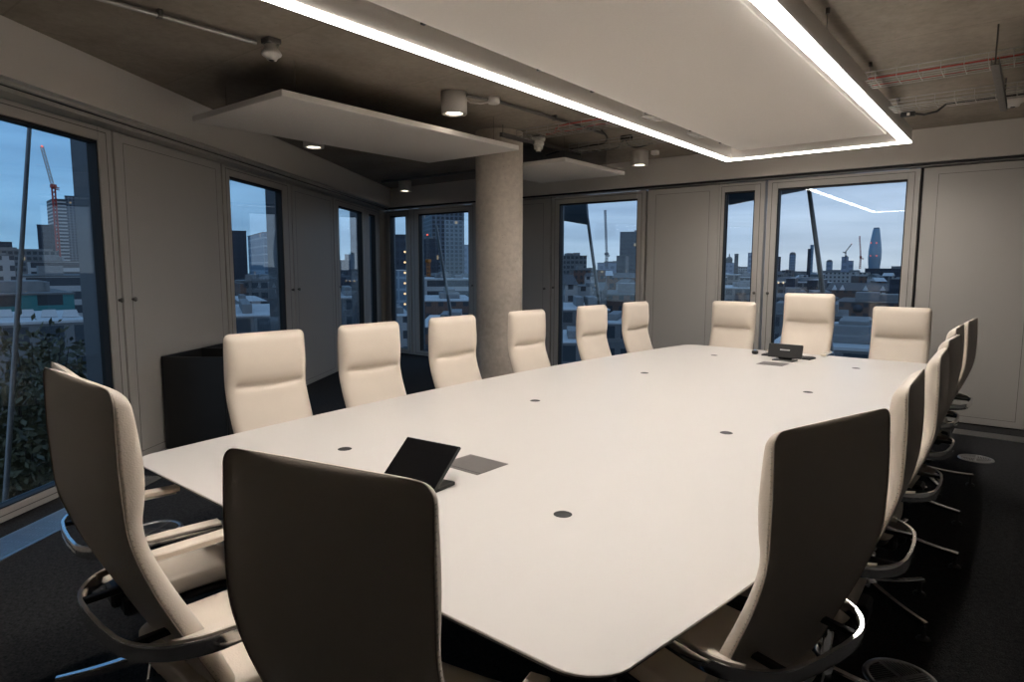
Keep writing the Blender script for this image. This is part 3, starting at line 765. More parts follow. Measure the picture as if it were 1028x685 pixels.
# left row: facing +x  (local +y -> +x : rotation -90)
left = [(-3.235, 2.02, -92), (-3.235, 2.785, -92), (-3.24, 3.60, -91), (-3.235, 4.53, -92), (-3.19, 5.54, -93), (-3.18, 6.43, -94)]
leftlab = ['beige leather chair in front of the black cabinet, left side of table', 'second beige chair of the left row, before the wall panel', 'beige chair of the left row just left of the column',
           'beige chair of the left row just right of the column', 'beige chair of the left row before the window right of the column', 'beige chair at the far end of the left row']
for i, (x, y, a) in enumerate(left): chair(x, y, R(a), R(10 + 37 * i), leftlab[i], GL, -.024)
right = [(-.57, 1.755, 72), (-.515, 2.50, 91.5), (-.515, 3.36, 91.5), (-.535, 4.12, 88), (-.57, 4.90, 89), (-.545, 5.62, 87)]
rb = [20, 50, 7, 40, 30, -18]
rightlab = ['nearest beige chair of the right row, seen from behind beside the table edge', 'second beige chair of the right row, seen edge on', 'third beige chair from the front in the right row',
            'fourth beige chair from the front in the right row', 'fifth beige chair from the front in the right row', 'farthest beige chair of the right row, before the wall panel']
for i, (x, y, a) in enumerate(right): chair(x, y, R(a), R(rb[i]), rightlab[i], GR, -.01)
far = [(-2.60, 7.0, 180, -.022), (-1.80, 6.96, 180, .09), (-.96, 6.97, 180, -.02)]
farlab = ['left beige chair of three at the far table end', 'raised middle beige chair at the far table end, before the largest far window', 'right beige chair at the far table end']
for i, (x, y, a, l) in enumerate(far): chair(x, y, R(a), R(15 + 30 * i), farlab[i], GF, l)
near = [(-2.555, .985, -9, 0, 0), (-1.655, .77, -2.3, .11, 2), (-1.03, .90, 12.3, 0, 0)]
nearlab = ['beige chair at the near left corner, mostly hidden behind another chair back', 'leftmost large beige chair back in the foreground, seen from behind', 'large beige chair back in the front centre, seen from behind']
for i, (x, y, a, l, tl) in enumerate(near): chair(x, y, R(a), R(25 + 30 * i), nearlab[i], GN, l, tl)

# ------------------------------------------------------------------ things on the table
ZTB = .7402
# touch panel near the viewer: dark screen tilted towards the near end
tp = empty('touch_panel', (-1.857, 1.662, ZTB), R(5.5)); tag(tp, 'small black tilted touch screen panel standing on the near part of the table', 'touch panel')
Tt = Matrix.Translation((0, 0, .010)) @ Matrix.Rotation(R(-50), 4, 'X')
MB().bbox(-.142, .142, -.006, .008, 0.0, .212, .004, Tt).build('screen_housing', M['blackplastic'], tp)
MB().bbox(-.137, .137, -.0075, -.0058, .005, .207, .001, Tt).build('screen', M['blackgloss'], tp)
stn = MB(); stn.add([(-.09, .01, 0), (.135, .01, 0), (.135, .13, 0), (-.09, .13, 0), (-.09, .02, .014), (.135, .02, .014), (.135, .13, .012), (-.09, .13, .012)],
    [(3, 2, 1, 0), (4, 5, 6, 7), (0, 1, 5, 4), (1, 2, 6, 5), (2, 3, 7, 6), (3, 0, 4, 7)]); stn.build('stand_foot', M['blackplastic'], tp)
stn = MB(); stn.add([(-.06, .03, .012), (.06, .03, .012), (.06, .11, .012), (-.06, .11, .012), (-.06, .05, .04), (.06, .05, .04), (.06, .115, .085), (-.06, .115, .085)],
    [(3, 2, 1, 0), (4, 5, 6, 7), (0, 1, 5, 4), (1, 2, 6, 5), (2, 3, 7, 6), (3, 0, 4, 7)]); stn.build('stand_neck', M['blackplastic'], tp)
# far end: screen seen from behind, keyboard and mouse
ms = empty('desk_monitor', (-1.755, 6.27, ZTB), R(-3)); tag(ms, 'small black screen on a stand seen from behind, far end of table', 'monitor')
bs = MB(); bs.bbox(-.10, .10, -.06, .07, 0, .012, .005); bs.build('stand_base', M['blackplastic'], ms)
Ts = Matrix.Translation((0, 0.0, .06)) @ Matrix.Rotation(R(-14), 4, 'X')
MB().bbox(-.06, .06, -.012, .03, .0, .09, .008, Matrix.Translation((0, .01, .01))).build('stand_neck', M['blackplastic'], ms)
MB().bbox(-.155, .155, -.012, .012, -.035, .095, .006, Ts).build('screen_housing', M['blackplastic'], ms)
MB().bbox(-.045, .045, -.0145, -.0115, .032, .044, .002, Ts).build('rear_handle', M['brushed'], ms)
MB().bbox(-.149, .149, .0115, .013, -.03, .09, .001, Ts).build('screen', M['blackgloss'], ms)
kb = MB().bbox(-.235, .235, -.075, .075, 0, .016, .004).build('keyboard', M['blackplastic'], None, (-1.80, 6.54, ZTB), R(-6)); tag(kb, 'flat black keyboard lying behind the small far screen', 'keyboard')
ky = MB()
for r_ in range(5):
    for c_ in range(15): ky.bbox(-.222 + c_ * .0297, -.222 + c_ * .0297 + .025, -.064 + r_ * .0262, -.064 + r_ * .0262 + .0215, .016, .0195, .002)
ky.build('keys', M['tableedge'], kb)
mo = superell(.032, .055, .018, .7, .8, 24, 12); mo.v = [(x, y, z + .018) for x, y, z in mo.v]
mo = mo.build('computer_mouse', M['blackplastic'], None, (-2.13, 6.58, ZTB), R(20)); tag(mo, 'black computer mouse left of the keyboard, far table end', 'mouse')
wl = MB().bbox(-.004, .004, .012, .034, .032, .039, .002).build('scroll_wheel', M['mouseblue'], mo)

# black cabinet by the left wall
cb = empty('waste_cabinet', LW(5.82, .31), RZL); tag(cb, 'black open-topped cabinet against the grey panels, behind the left chairs', 'cabinet')
hx, d0, d1_, hz = .60, -.27, .29, .835
cbm = MB()
cbm.bbox(-hx, hx, d0, d1_, .02, hz - .10, .004)
for (xa, xb, ya, yb) in ((-hx, hx, d0, d0 + .02), (-hx, hx, d1_ - .02, d1_), (-hx, -hx + .02, d0, d1_), (hx - .02, hx, d0, d1_), (-.01, .01, d0, d1_)): cbm.bbox(xa, xb, ya, yb, hz - .11, hz, .003)
cbm.build('carcass', M['cab'], cb)
MB().box(-hx + .02, hx - .02, d0 + .02, d1_ - .02, hz - .10, hz - .094).build('inner_tray', M['blacknet'], cb)
for i in range(2):
    x0 = -hx + .004 + i * hx; dd = MB().bbox(x0, x0 + hx - .008, d0 - .02, d0 - .001, .03, hz - .005, .004).build('door', M['cab'], cb)
    MB().bbox(x0 + .06, x0 + hx - .07, d0 - .026, d0 - .019, hz - .18, hz - .165, .002).build('pull_rail', M['blackgloss'], dd)
# ------------------------------------------------------------------ the city outside
GZ = -52.0
CS = 2.2
def far_(D): return D * CS if D < 500 else D
struct(MB().box(-5200, 5200, -900, 6500, GZ - 1, GZ).build('ground', pmat('city_ground', (.05, .055, .06), .9, nscale=.05, namt=.4)), 'dark ground between the city buildings', 'ground')
FM = {
 'office': facade_mat('grey_office_facade', (.16, .17, .18), (.03, .045, .06), 3.0, 3.4, .7, .55, .012),
 'white': facade_mat('pale_rendered_facade', (.42, .42, .42), (.05, .06, .075), 3.2, 3.3, .45, .5, .012),
 'brick': facade_mat('brown_brick_facade', (.15, .085, .065), (.03, .04, .055), 2.6, 3.2, .42, .55, .012),
 'dark': facade_mat('dark_glass_facade', (.035, .05, .075), (.02, .03, .05), 3.0, 3.6, .8, .7, .03),
 'tower': facade_mat('tower_block_facade', (.13, .16, .20), (.02, .03, .045), 3.2, 2.9, .62, .66, .008),
 'band': facade_mat('banded_terrace_facade', (.45, .46, .47), (.04, .05, .065), 60, 3.4, .97, .58, -1),
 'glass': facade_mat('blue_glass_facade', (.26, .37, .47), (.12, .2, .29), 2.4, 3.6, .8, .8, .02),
 'far': facade_mat('haze_tinted_facade', (.28, .34, .44), (.18, .23, .31), 6, 6, .6, .5, .01),  # distance haze painted in: wall and window colours lightened towards blue
 'slate': pmat('slate_roof', (.07, .065, .07), .7, nscale=.8, namt=.3),
 'roof': pmat('flat_roof', (.13, .135, .14), .8, nscale=.4, namt=.3),
 'lightroof': pmat('pale_roof', (.50, .52, .54), .6, nscale=.5, namt=.15),
 'trim': pmat('white_trim', (.8, .8, .8), .6, nscale=1, namt=.05),
 'teal': facade_mat('teal_clad_facade', (.03, .19, .20), (.02, .03, .04), 5.5, 4.2, .62, .52, -1),
 'plant': pmat('roof_plant', (.2, .21, .22), .7, nscale=1, namt=.3),
 'redcrane': pmat('red_crane_paint', (.42, .04, .03), .5, nscale=1, namt=.2),
 'whitecrane': pmat('white_crane_paint', (.6, .6, .6), .5, nscale=1, namt=.1),
 'greycrane': pmat('grey_crane_paint', (.12, .13, .15), .5, nscale=1, namt=.2),
 'orange': pmat('orange_crane_paint', (.62, .22, .03), .5, nscale=1, namt=.15),
 'lamp': emis('warm_street_lamp', (1, .62, .3), 2.0),
 'redlamp': emis('red_beacon', (1, .12, .06), 2.5),
}
def uvbox(w, d, z0, z1):
    """box footprint w x d centred on x, from y=0 back to d; UVs in metres on the sides, negative on the roof"""
    m = MB(); h = w / 2
    c = [(-h, 0), (h, 0), (h, d), (-h, d)]
    m.v = [(x, y, z0) for x, y in c] + [(x, y, z1) for x, y in c]; m.uv = []
    off = [0, w, w + d, 2 * w + d, 2 * w + 2 * d]
    for i in range(4):
        j = (i + 1) % 4; m.f.append((i, j, 4 + j, 4 + i)); m.sm.append(False)
        m.uv += [(off[i], z0 - z1 + 200.1), (off[i + 1], z0 - z1 + 200.1), (off[i + 1], 200.1), (off[i], 200.1)]
    m.f.append((4, 5, 6, 7)); m.sm.append(False); m.uv += [(0, -1)] * 4
    return m
def build_uv(m, name, mat, parent=None):
    me = bpy.data.meshes.new(name); me.from_pydata(m.v, [], m.f); ul = me.uv_layers.new(name='uv')
    for i, q in enumerate(m.uv): ul.data[i].uv = q
    me.update(); me.materials.append(FM[mat]); o = bpy.data.objects.new(name, me); COL.objects.link(o)
    if parent is not None: o.parent = parent
    return o
SITES = []
def bld(name, label, x0, x1, yt, D, dep, mat, roof='roof', tw=0, plant=0, cat='building', group=None, gable=0, z0=None):
    D0 = D; D = far_(D); dep *= D / D0
    xc = (x0 + x1) / 2; p = ondist(xc, yt, D); hd = ray(xc, 300); az = math.atan2(hd.y, hd.x) - PI / 2
    slant = math.hypot(*(p - EYE).xy) / D
    w = (x1 - x0) / F_PX * D / slant
    cen = Vector((p.x, p.y)) + Vector((-math.sin(az + R(tw)), math.cos(az + R(tw)))) * dep / 2; rad_ = .5 * math.hypot(w, dep)
    if group and any((cen - c_).length < (rad_ + r_) * .9 for c_, r_ in SITES): return None
    SITES.append((cen, rad_))
    e = empty(name, (p.x, p.y, 0), az + R(tw)); tag(e, label, cat, group)
    top = p.z
    zb = GZ if z0 is None else z0
    build_uv(uvbox(w, dep, zb, top), 'walls', mat, e)
    if gable:
        g = MB(); h = w / 2 + .3
        g.add([(-h, -.4, top), (h, -.4, top), (h, dep + .4, top), (-h, dep + .4, top), (-h * .96, dep / 2, top + gable), (h * .96, dep / 2, top + gable)], [(0, 1, 5, 4), (2, 3, 4, 5), (1, 2, 5), (3, 0, 4), (0, 3, 2, 1)])
        g.build('roof', FM[roof], e)
    else:
        g = MB(); h = w / 2; t_ = min(.6, w * .05)
        g.box(-h - t_ * .3, h + t_ * .3, -t_ * .3, dep + t_ * .3, top, top + t_ * .5); g.build('roof', FM[roof], e)
        for k in range(plant):
            rr = random.Random(int(x0 * 31 + k)); px = rr.uniform(-h * .6, h * .6); pw_ = rr.uniform(.08, .2) * w
            MB().bbox(px - pw_, px + pw_, dep * rr.uniform(.15, .4), dep * rr.uniform(.5, .8), top + t_ * .5, top + t_ * .5 + rr.uniform(.25, .6) * min(4, w * .35), .05).build('plant_room', FM['plant'], e)
    return e, w, top
def lattice(m, a, b, r, n=None, t_=.0):
    """square lattice boom from a to b"""
    a, b = Vector(a), Vector(b); d = (b - a); L_ = d.length; d.normalize()
    u = d.cross(Vector((.3, .2, 1))).normalized() if abs(d.z) < .95 else d.cross(Vector((1, 0, 0))).normalized(); v = d.cross(u)
    n = n or max(4, int(L_ / (r * 3)))
    cs = [(u * sx + v * sy) * r for sx, sy in ((1, 1), (1, -1), (-1, -1), (-1, 1))]
    th = r * .28
    for c in cs: m.tube([a + c, b + c], th, 4)
    for i in range(n):
        p, q = a + d * (L_ * i / n), a + d * (L_ * (i + 1) / n)
        for k in range(4):
            m.tube([p + cs[k], q + cs[(k + 1) % 4]], th * .7, 4, caps=False)
def crane(label, D, mast_x, y_bot, y_top, jib, cj, mast_mat, jib_mat, r, beacon=True, fall=None):
    D = far_(D)
    a, b = ondist(mast_x, y_bot, D), ondist(mast_x, y_top, D)
    e = empty('tower_crane', (b.x, b.y, 0)); tag(e, label, 'crane')
    inv = Matrix.Translation((-b.x, -b.y, 0))
    m = MB(); base = Vector((b.x, b.y, max(GZ, a.z))); lattice(m, inv @ base, inv @ b, r); m.build('mast', FM[mast_mat], e)
    j = MB(); p0, p1 = inv @ ondist(jib[0], jib[1], D), inv @ ondist(jib[2], jib[3], D); lattice(j, p0, p1, r * .8)
    j.build('jib', FM[jib_mat], e)
    c = MB(); q0, q1 = inv @ ondist(cj[0], cj[1], D), inv @ ondist(cj[2], cj[3], D); lattice(c, q0, q1, r * .8, 4); c.build('counter_jib', FM[mast_mat], e)
    k = MB(); cc = inv @ b; k.bbox(cc.x - r * 1.7, cc.x + r * 1.7, cc.y - r * 1.7, cc.y + r * 1.7, cc.z - r * 1.2, cc.z + r * 1.2, .1); k.build('cab', FM[mast_mat], e)
    if beacon:
        l = MB(); l.lathe([(.0, -r * .9), (r * .9, 0), (.0, r * .9)], 8, Matrix.Translation(p1)); l.build('beacon', FM['redlamp'], e)
    return e

# ---- seen through the nearest left window
bld('teal_building', 'long teal-clad low building with dark windows, seen through the nearest left window', -60, 78, 297, 46, 14, 'teal', 'roof', 4, 2)
bld('terraced_block', 'banded terrace block above the teal building', 22, 92, 278, 72, 20, 'band', 'roof', 2, 2)
bld('terraced_block', 'pale banded roof terrace in front of the skyscraper under construction', 28, 84, 263, 110, 24, 'band', 'roof', -3, 3)
bld('white_house', 'small white building at the left edge of the nearest left window', -8, 14, 257, 90, 14, 'white', 'roof', 6, 1)
bld('office_block', 'dark office block at the far left of the skyline', -14, 12, 243, 240, 30, 'dark', 'roof', 0, 1)
bld('office_block', 'dark block standing left of the skyscraper under construction', 37, 54, 226, 260, 26, 'dark', 'roof', 0, 0)
bld('skyscraper', 'pale banded skyscraper under construction behind the red crane', 53, 66, 200, 300, 18, 'band', 'roof', 8, 1)
bld('skyscraper', 'grey skyscraper core right of the pale banded one', 65, 80, 197, 330, 24, 'tower', 'roof', 0, 1)
bld('office_block', 'low grey block behind the terraces, nearest left window', -30, 60, 252, 180, 30, 'office', 'roof', 0, 4)
crane('red and white tower crane in the nearest left window', 240, 53.5, 262, 187, (53, 187, 42, 147), (51, 187, 59, 190), 'redcrane', 'whitecrane', 1.1)
e, w_, tp_ = bld('flat_roofed_hall', 'low flat pale roof in front of the teal building', -40, 90, 326, 30, 9, 'office', 'lightroof', 3, 0)
for i, (xx, yy) in enumerate(((4, 314), (22, 314), (40, 315), (57, 318))):
    p = ondist(xx * 1.25, 322, 33 * CS); p.z = tp_ + .31; s_ = MB(); s_.add([(-.8, -.5, 0), (.8, -.5, 0), (.8, .5, 0), (-.8, .5, 0), (-.6, 0, .8), (.6, 0, .8)], [(0, 1, 5, 4), (2, 3, 4, 5), (1, 2, 5), (3, 0, 4), (0, 3, 2, 1)])
    tag(s_.build('skylight', FM['lightroof'], None, p, R(75)), ['leftmost pale rooftop skylight outside the nearest left window', 'second pale rooftop skylight from the left outside the nearest left window', 'third pale rooftop skylight from the left outside the nearest left window', 'rightmost pale rooftop skylight outside the nearest left window'][i], 'skylight', 'rooftop skylights')

# shrubs on the terrace outside the left window
struct(MB().box(-6, 8.0, .40, 6.5, -1.6, -1.45, ML).build('terrace', pmat('terrace_paving', (.035, .04, .045), .8, nscale=2, namt=.3)), 'dark roof terrace outside the left windows', 'terrace')
leafm = pmat('shrub_leaves', (.07, .07, .028), .6, nscale=3, namt=.6)
def shrub(x, y, zt, rad, label, seed, warm=False):
    rr = random.Random(seed); e = empty('terrace_shrub', (x, y, -1.45)); tag(e, label, 'shrub', 'terrace shrubs')
    st = MB(); h = zt + 1.45
    tips = []
    for k in range(9):
        a = rr.uniform(0, 2 * PI); q = rr.uniform(.3, .9); tip = Vector((math.cos(a) * rad * q, math.sin(a) * rad * q, h * rr.uniform(.6, .97)))
        st.tube([(0, 0, 0), tip * .5 + Vector((0, 0, .05)), tip], [.02, .013, .005], 6); tips.append(tip)
    st.build('stem', pmat('shrub_bark_%d' % seed, (.05, .035, .025), .8, nscale=8, namt=.3), e)
    lf = MB()
    for k in range(2600):
        t_ = rr.choice(tips); c = t_ * rr.uniform(.25, 1.0) + Vector((rr.gauss(0, rad * .22), rr.gauss(0, rad * .22), rr.gauss(0, h * .07)))
        if c.z < .02: continue
        d = Vector((rr.gauss(0, 1), rr.gauss(0, 1), rr.gauss(.3, .8))).normalized(); n = d.cross(Vector((rr.gauss(0, 1), rr.gauss(0, 1), rr.gauss(0, 1)))).normalized(); s_ = rr.uniform(.03, .065)
        lf.add([c - d * s_, c + n * s_ * .42, c + d * s_, c - n * s_ * .42], [(0, 1, 2, 3)])
    lf.build('foliage', leafm, e)
for i, (px, py, D, rad, lab) in enumerate(((28, 331, 7.0, .62, 'tall dark shrub in the middle of the nearest left window'), (62, 324, 8.2, .6, 'dark shrub at the right part of the nearest left window'), (2, 352, 6.0, .6, 'dark shrub at the left edge of the nearest left window'), (24, 432, 5.2, .45, 'low yellowish shrub at the bottom of the nearest left window'), (48, 378, 6.4, .6, 'broad dark shrub just behind the leftmost chair back'))):
    p = ondist(px, py, D); shrub(p.x, p.y, p.z, rad, lab, 40 + i)

# ---- through the second left window and the corner
bld('dark_tower', 'dark tower behind the second left window frame', 230, 247, 232, 150, 20, 'dark', 'roof', 0, 0)
bld('glass_tower', 'blue glass tower at the right of the second left window', 264, 290, 234, 130, 20, 'glass', 'roof', 10, 0)
bld('white_house', 'white house with dark windows in the second left window', 240, 268, 303, 60, 12, 'white', 'lightroof', 5, 1)
bld('office_block', 'grey roofs in the lower part of the second left window', 232, 290, 318, 42, 14, 'office', 'lightroof', 3, 1)
bld('office_block', 'grey block in the middle distance of the second left window', 232, 292, 283, 100, 12, 'office', 'roof', -4, 3)
bld('curved_hall', 'dark broad building filling the left corner window', 336, 372, 262, 110, 30, 'dark', 'roof', 0, 1)
bld('office_block', 'pale low roof in the left corner window', 330, 380, 300, 60, 14, 'office', 'lightroof', 4, 2)
bld('dark_hall', 'dark broad block high in the narrow far corner window', 386, 410, 236, 120, 25, 'dark', 'roof', 0, 0)
bld('glass_block', 'pale blue glazed block in the narrow far corner window', 384, 412, 272, 90, 16, 'glass', 'lightroof', -3, 0)
bld('white_block', 'white low block at the bottom of the narrow far corner window', 384, 414, 318, 60, 14, 'white', 'lightroof', 4, 1)
for i in range(9):
    p = ondist(406.5, 253 + i * 10.5, 196); tag(MB().lathe([(.0, -.34), (.3, -.2), (.36, 0), (.3, .2), (.0, .34)], 10).build('facade_lamp', FM['lamp'], None, p), 'small warm lamp in the column of lights up the corner facade', 'lamp', 'column of facade lamps')
# through the window left of the column
bld('tower_block', 'tall residential tower block with a window grid, left of the column', 433, 466, 196, 210, 22, 'tower', 'roof', 12, 1)
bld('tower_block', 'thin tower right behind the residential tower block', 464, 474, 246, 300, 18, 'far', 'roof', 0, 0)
bld('office_block', 'dark block left of the residential tower block', 418, 440, 240, 180, 18, 'dark', 'roof', 0, 1)
bld('banded_block', 'white banded block below the residential tower', 426, 474, 281, 95, 16, 'band', 'lightroof', 4, 3)
bld('brick_block', 'brown brick block with white roof left of the column', 424, 476, 303, 62, 12, 'brick', 'lightroof', 3, 2)
bld('brick_block', 'near brick block with white roof rail left of the column', 420, 478, 329, 42, 10, 'brick', 'lightroof', -3, 2)
crane('orange tower crane before the residential tower block', 130, 430, 302, 262, (430, 262, 429, 236), (429, 262, 432, 263), 'orange', 'greycrane', .55)
# through the window right of the column
bld('lit_office', 'flat office with a row of lit windows right of the column', 560, 589, 257, 210, 25, 'office', 'roof', 6, 2)
bld('dark_glass_tower', 'dark blue office tower at the right of the window by the column', 622.5, 646, 233, 260, 30, 'dark', 'roof', -5, 1)
bld('dark_glass_tower', 'lower dark shoulder left of the blue office tower', 619, 628, 257, 215, 14, 'dark', 'roof', -5, 0)
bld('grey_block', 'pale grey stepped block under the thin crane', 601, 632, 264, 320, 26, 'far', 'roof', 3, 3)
bld('brick_block', 'wide brown brick block in the window by the column', 576, 612, 272, 150, 20, 'brick', 'slate', 5, 3)
bld('brick_block', 'brown roofs right of the brick block by the column', 606, 648, 279, 130, 18, 'brick', 'slate', -4, 2, gable=2)
bld('white_house', 'narrow white gabled house right of the column', 567, 580, 286, 80, 10, 'white', 'slate', 8, 0, gable=2.5)
bld('white_house', 'white house with brick chimney block right of the column', 580, 600, 288, 84, 10, 'white', 'roof', 3, 1)
bld('brick_block', 'dark red brick block lower in the window by the column', 596, 650, 297, 70, 14, 'brick', 'roof', -3, 3)
bld('office_block', 'grey flat roofs low in the window by the column', 560, 612, 312, 52, 10, 'office', 'lightroof', 5, 3)
bld('office_block', 'grey rooftops behind the left-row chairs by the column', 600, 655, 326, 44, 10, 'office', 'lightroof', -5, 2)
bld('office_block', 'low roof at the bottom of the window by the column', 556, 600, 345, 34, 7, 'office', 'lightroof', 2, 1)
crane('thin grey luffing crane in the window by the column', 300, 609, 268, 255, (609, 255, 607.5, 211), (608, 256, 612, 257), 'greycrane', 'greycrane', .95, False)
# far right windows: skyline
def dome():
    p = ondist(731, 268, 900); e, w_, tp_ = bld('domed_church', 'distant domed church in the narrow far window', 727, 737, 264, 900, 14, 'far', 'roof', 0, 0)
    r = w_ * .33; MB().lathe([(r, tp_), (r, tp_ + r * .8), (r * 1.08, tp_ + r * .85), (r * .95, tp_ + r * 1.4), (r * .6, tp_ + r * 1.85), (r * .2, tp_ + r * 2.0), (r * .2, tp_ + r * 2.5), (.01, tp_ + r * 3.1)], 20, Matrix.Translation((0, 7, 0))).build('dome', FM['roof'], e)
dome()
bld('tower', 'dark slim tower right of the distant dome', 737.5, 741.5, 255, 800, 16, 'dark', 'roof')
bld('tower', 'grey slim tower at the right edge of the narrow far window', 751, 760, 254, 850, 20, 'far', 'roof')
bld('tower', 'grey tower at the left edge of the largest far window', 777, 784, 258, 850, 20, 'dark', 'roof')
e, w_, tp_ = bld('tower', 'round-topped grey tower in the largest far window', 792.5, 799, 256, 900, 12, 'glass', 'roof')
MB().lathe([(w_ * .5, 0), (w_ * .46, w_ * .25), (w_ * .3, w_ * .42), (.01, w_ * .48)], 16, Matrix.Translation((0, 6, tp_))).build('rounded_top', FM['roof'], e)
bld('tower', 'stepped dark tower behind the facade strut', 811, 814.5, 250, 600, 12, 'dark', 'roof')
bld('tower', 'pale stepped tower beside the facade strut', 813.5, 817, 246, 640, 12, 'glass', 'roof')
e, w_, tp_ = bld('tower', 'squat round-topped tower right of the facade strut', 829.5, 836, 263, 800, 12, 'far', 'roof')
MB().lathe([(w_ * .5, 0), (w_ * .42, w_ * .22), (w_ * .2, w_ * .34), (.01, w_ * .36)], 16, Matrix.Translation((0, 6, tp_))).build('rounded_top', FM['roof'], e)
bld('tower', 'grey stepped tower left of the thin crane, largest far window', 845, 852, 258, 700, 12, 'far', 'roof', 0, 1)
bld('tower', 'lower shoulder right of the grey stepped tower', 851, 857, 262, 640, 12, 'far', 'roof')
# bulged glass tower
D = 750; p = ondist(877.5, 268, D); e = empty('bulged_glass_tower', (p.x, p.y, 0)); tag(e, 'tall bulging blue glass tower in the largest far window', 'building')
prof = []
px = D / F_PX / 1.12
for y, hw in ((300, 5.6), (268, 5.8), (260, 6.6), (252, 6.6), (244, 5.6), (236, 4.3), (231, 3.5), (229.6, 3.0)): prof.append((hw * px, ondist(877.5, y, D).z))
gm = pmat('curved_glass_skin', (.28, .38, .47), .25, .2, nscale=.02, namt=.2)
MB().lathe(prof, 24).build('shaft', gm, e)
MB().lathe([(prof[-1][0], prof[-1][1]), (prof[-1][0] * .9, prof[-1][1] + 1), (prof[-1][0] * .7, prof[-1][1] + 1), (prof[-1][0] * .6, prof[-1][1] - 2), (.01, prof[-1][1] - 2)], 20).build('crown', FM['dark'], e)
for (xx, yy) in ((874.5, 244), (880, 244), (874, 257), (880, 257)):
    q = ondist(xx, yy, D - 11); MB().lathe([(.0, -.7), (.7, 0), (.0, .7)], 8, Matrix.Translation((q.x - p.x, q.y - p.y, q.z))).build('beacon', FM['redlamp'], e)
crane('thin red crane left of the bulging glass tower', 500, 864, 270, 258, (864, 258, 863, 237), (863, 259, 867, 260), 'redcrane', 'redcrane', .45, False)
crane('small grey crane over the stepped tower', 600, 849, 262, 254, (848, 254, 855, 245), (848, 254, 846, 253), 'greycrane', 'greycrane', .4, True)
# nearer roofs in the far right windows
bld('long_block', 'long pale block under the dome in the narrow far window', 722, 764, 269, 420, 24, 'white', 'roof', 3, 3)
bld('office_block', 'flat roofs in the middle of the narrow far window', 720, 764, 279, 170, 22, 'office', 'lightroof', -4, 3)
bld('office_block', 'pale curved roofs low in the narrow far window', 718, 766, 290, 100, 16, 'office', 'lightroof', 4, 3)
bld('glazed_block', 'long dark glazed block at the right of the largest far window', 868, 916, 270, 260, 26, 'dark', 'roof', -5, 2)
bld('office_block', 'low grey roofs at the left of the largest far window', 776, 822, 275, 300, 26, 'office', 'roof', 4, 4)
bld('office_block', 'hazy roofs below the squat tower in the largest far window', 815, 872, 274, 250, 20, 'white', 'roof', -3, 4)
bld('office_block', 'flat dark roofs left of the gabled roof, largest far window', 774, 836, 284, 150, 20, 'office', 'lightroof', 5, 4)
e, w_, tp_ = bld('mansard_block', 'dark mansard roofed brick block with white dormers in the largest far window', 828, 902, 292, 105, 16, 'brick', 'slate', -3, 0, gable=2.4)
for i, fx in enumerate((-.38, -.27, .05, .28)):
    MB().add([(fx * w_ - .9, .4, tp_ + .1), (fx * w_ + .9, .4, tp_ + .1), (fx * w_, .4, tp_ + 1.9), (fx * w_, 3.5, tp_ + 1.6)], [(0, 1, 2), (0, 2, 3), (1, 3, 2), (0, 3, 1)]).build('dormer', FM['trim'], e)
for i in range(5):
    MB().bbox(-.06 * w_ + i * 1.9, -.06 * w_ + i * 1.9 + 1.2, -.12, .05, tp_ - 2.2, tp_ - .5, .04).build('window', FM['trim'], e)
e, w_, tp_ = bld('brick_block', 'red brick block with arched windows low in the largest far window', 838, 916, 305, 70, 12, 'brick', 'slate', -2, 2)
for fx in (-.2, .12):
    MB().lathe([(.0, 0), (1.0, 0), (1.05, .1), (.0, .1)], 20, Matrix.Translation((fx * w_, -.1, tp_ - 1.3)) @ Matrix.Rotation(PI / 2, 4, 'X')).build('arched_window', FM['dark'], e)
bld('dark_block', 'dark blue block at the right edge of the largest far window', 893, 925, 281, 88, 14, 'dark', 'roof', -4, 1)
bld('office_block', 'dark flat roofs low at the left of the largest far window', 772, 842, 300, 80, 14, 'office', 'roof', 3, 4)
bld('office_block', 'dark rooftops behind the raised far chair', 768, 850, 318, 58, 10, 'office', 'roof', -3, 4)
e, w_, tp_ = bld('roof_terrace', 'near roof terrace with pale railing between the far chairs', 812, 930, 336, 40, 8, 'office', 'lightroof', 2, 2)
rl = MB(); n = 16
for i in range(n + 1): rl.tube([(-w_ / 2 + w_ * i / n, .2, tp_), (-w_ / 2 + w_ * i / n, .2, tp_ + 1.1)], .03, 6)
for zz in (.4, .75, 1.1): rl.tube([(-w_ / 2, .2, tp_ + zz), (w_ / 2, .2, tp_ + zz)], .03, 6)
rl.build('railing', FM['lightroof'], e)
bld('office_block', 'low blue roof just outside the largest far window', 770, 930, 352, 28, 6, 'office', 'lightroof', -2, 3)
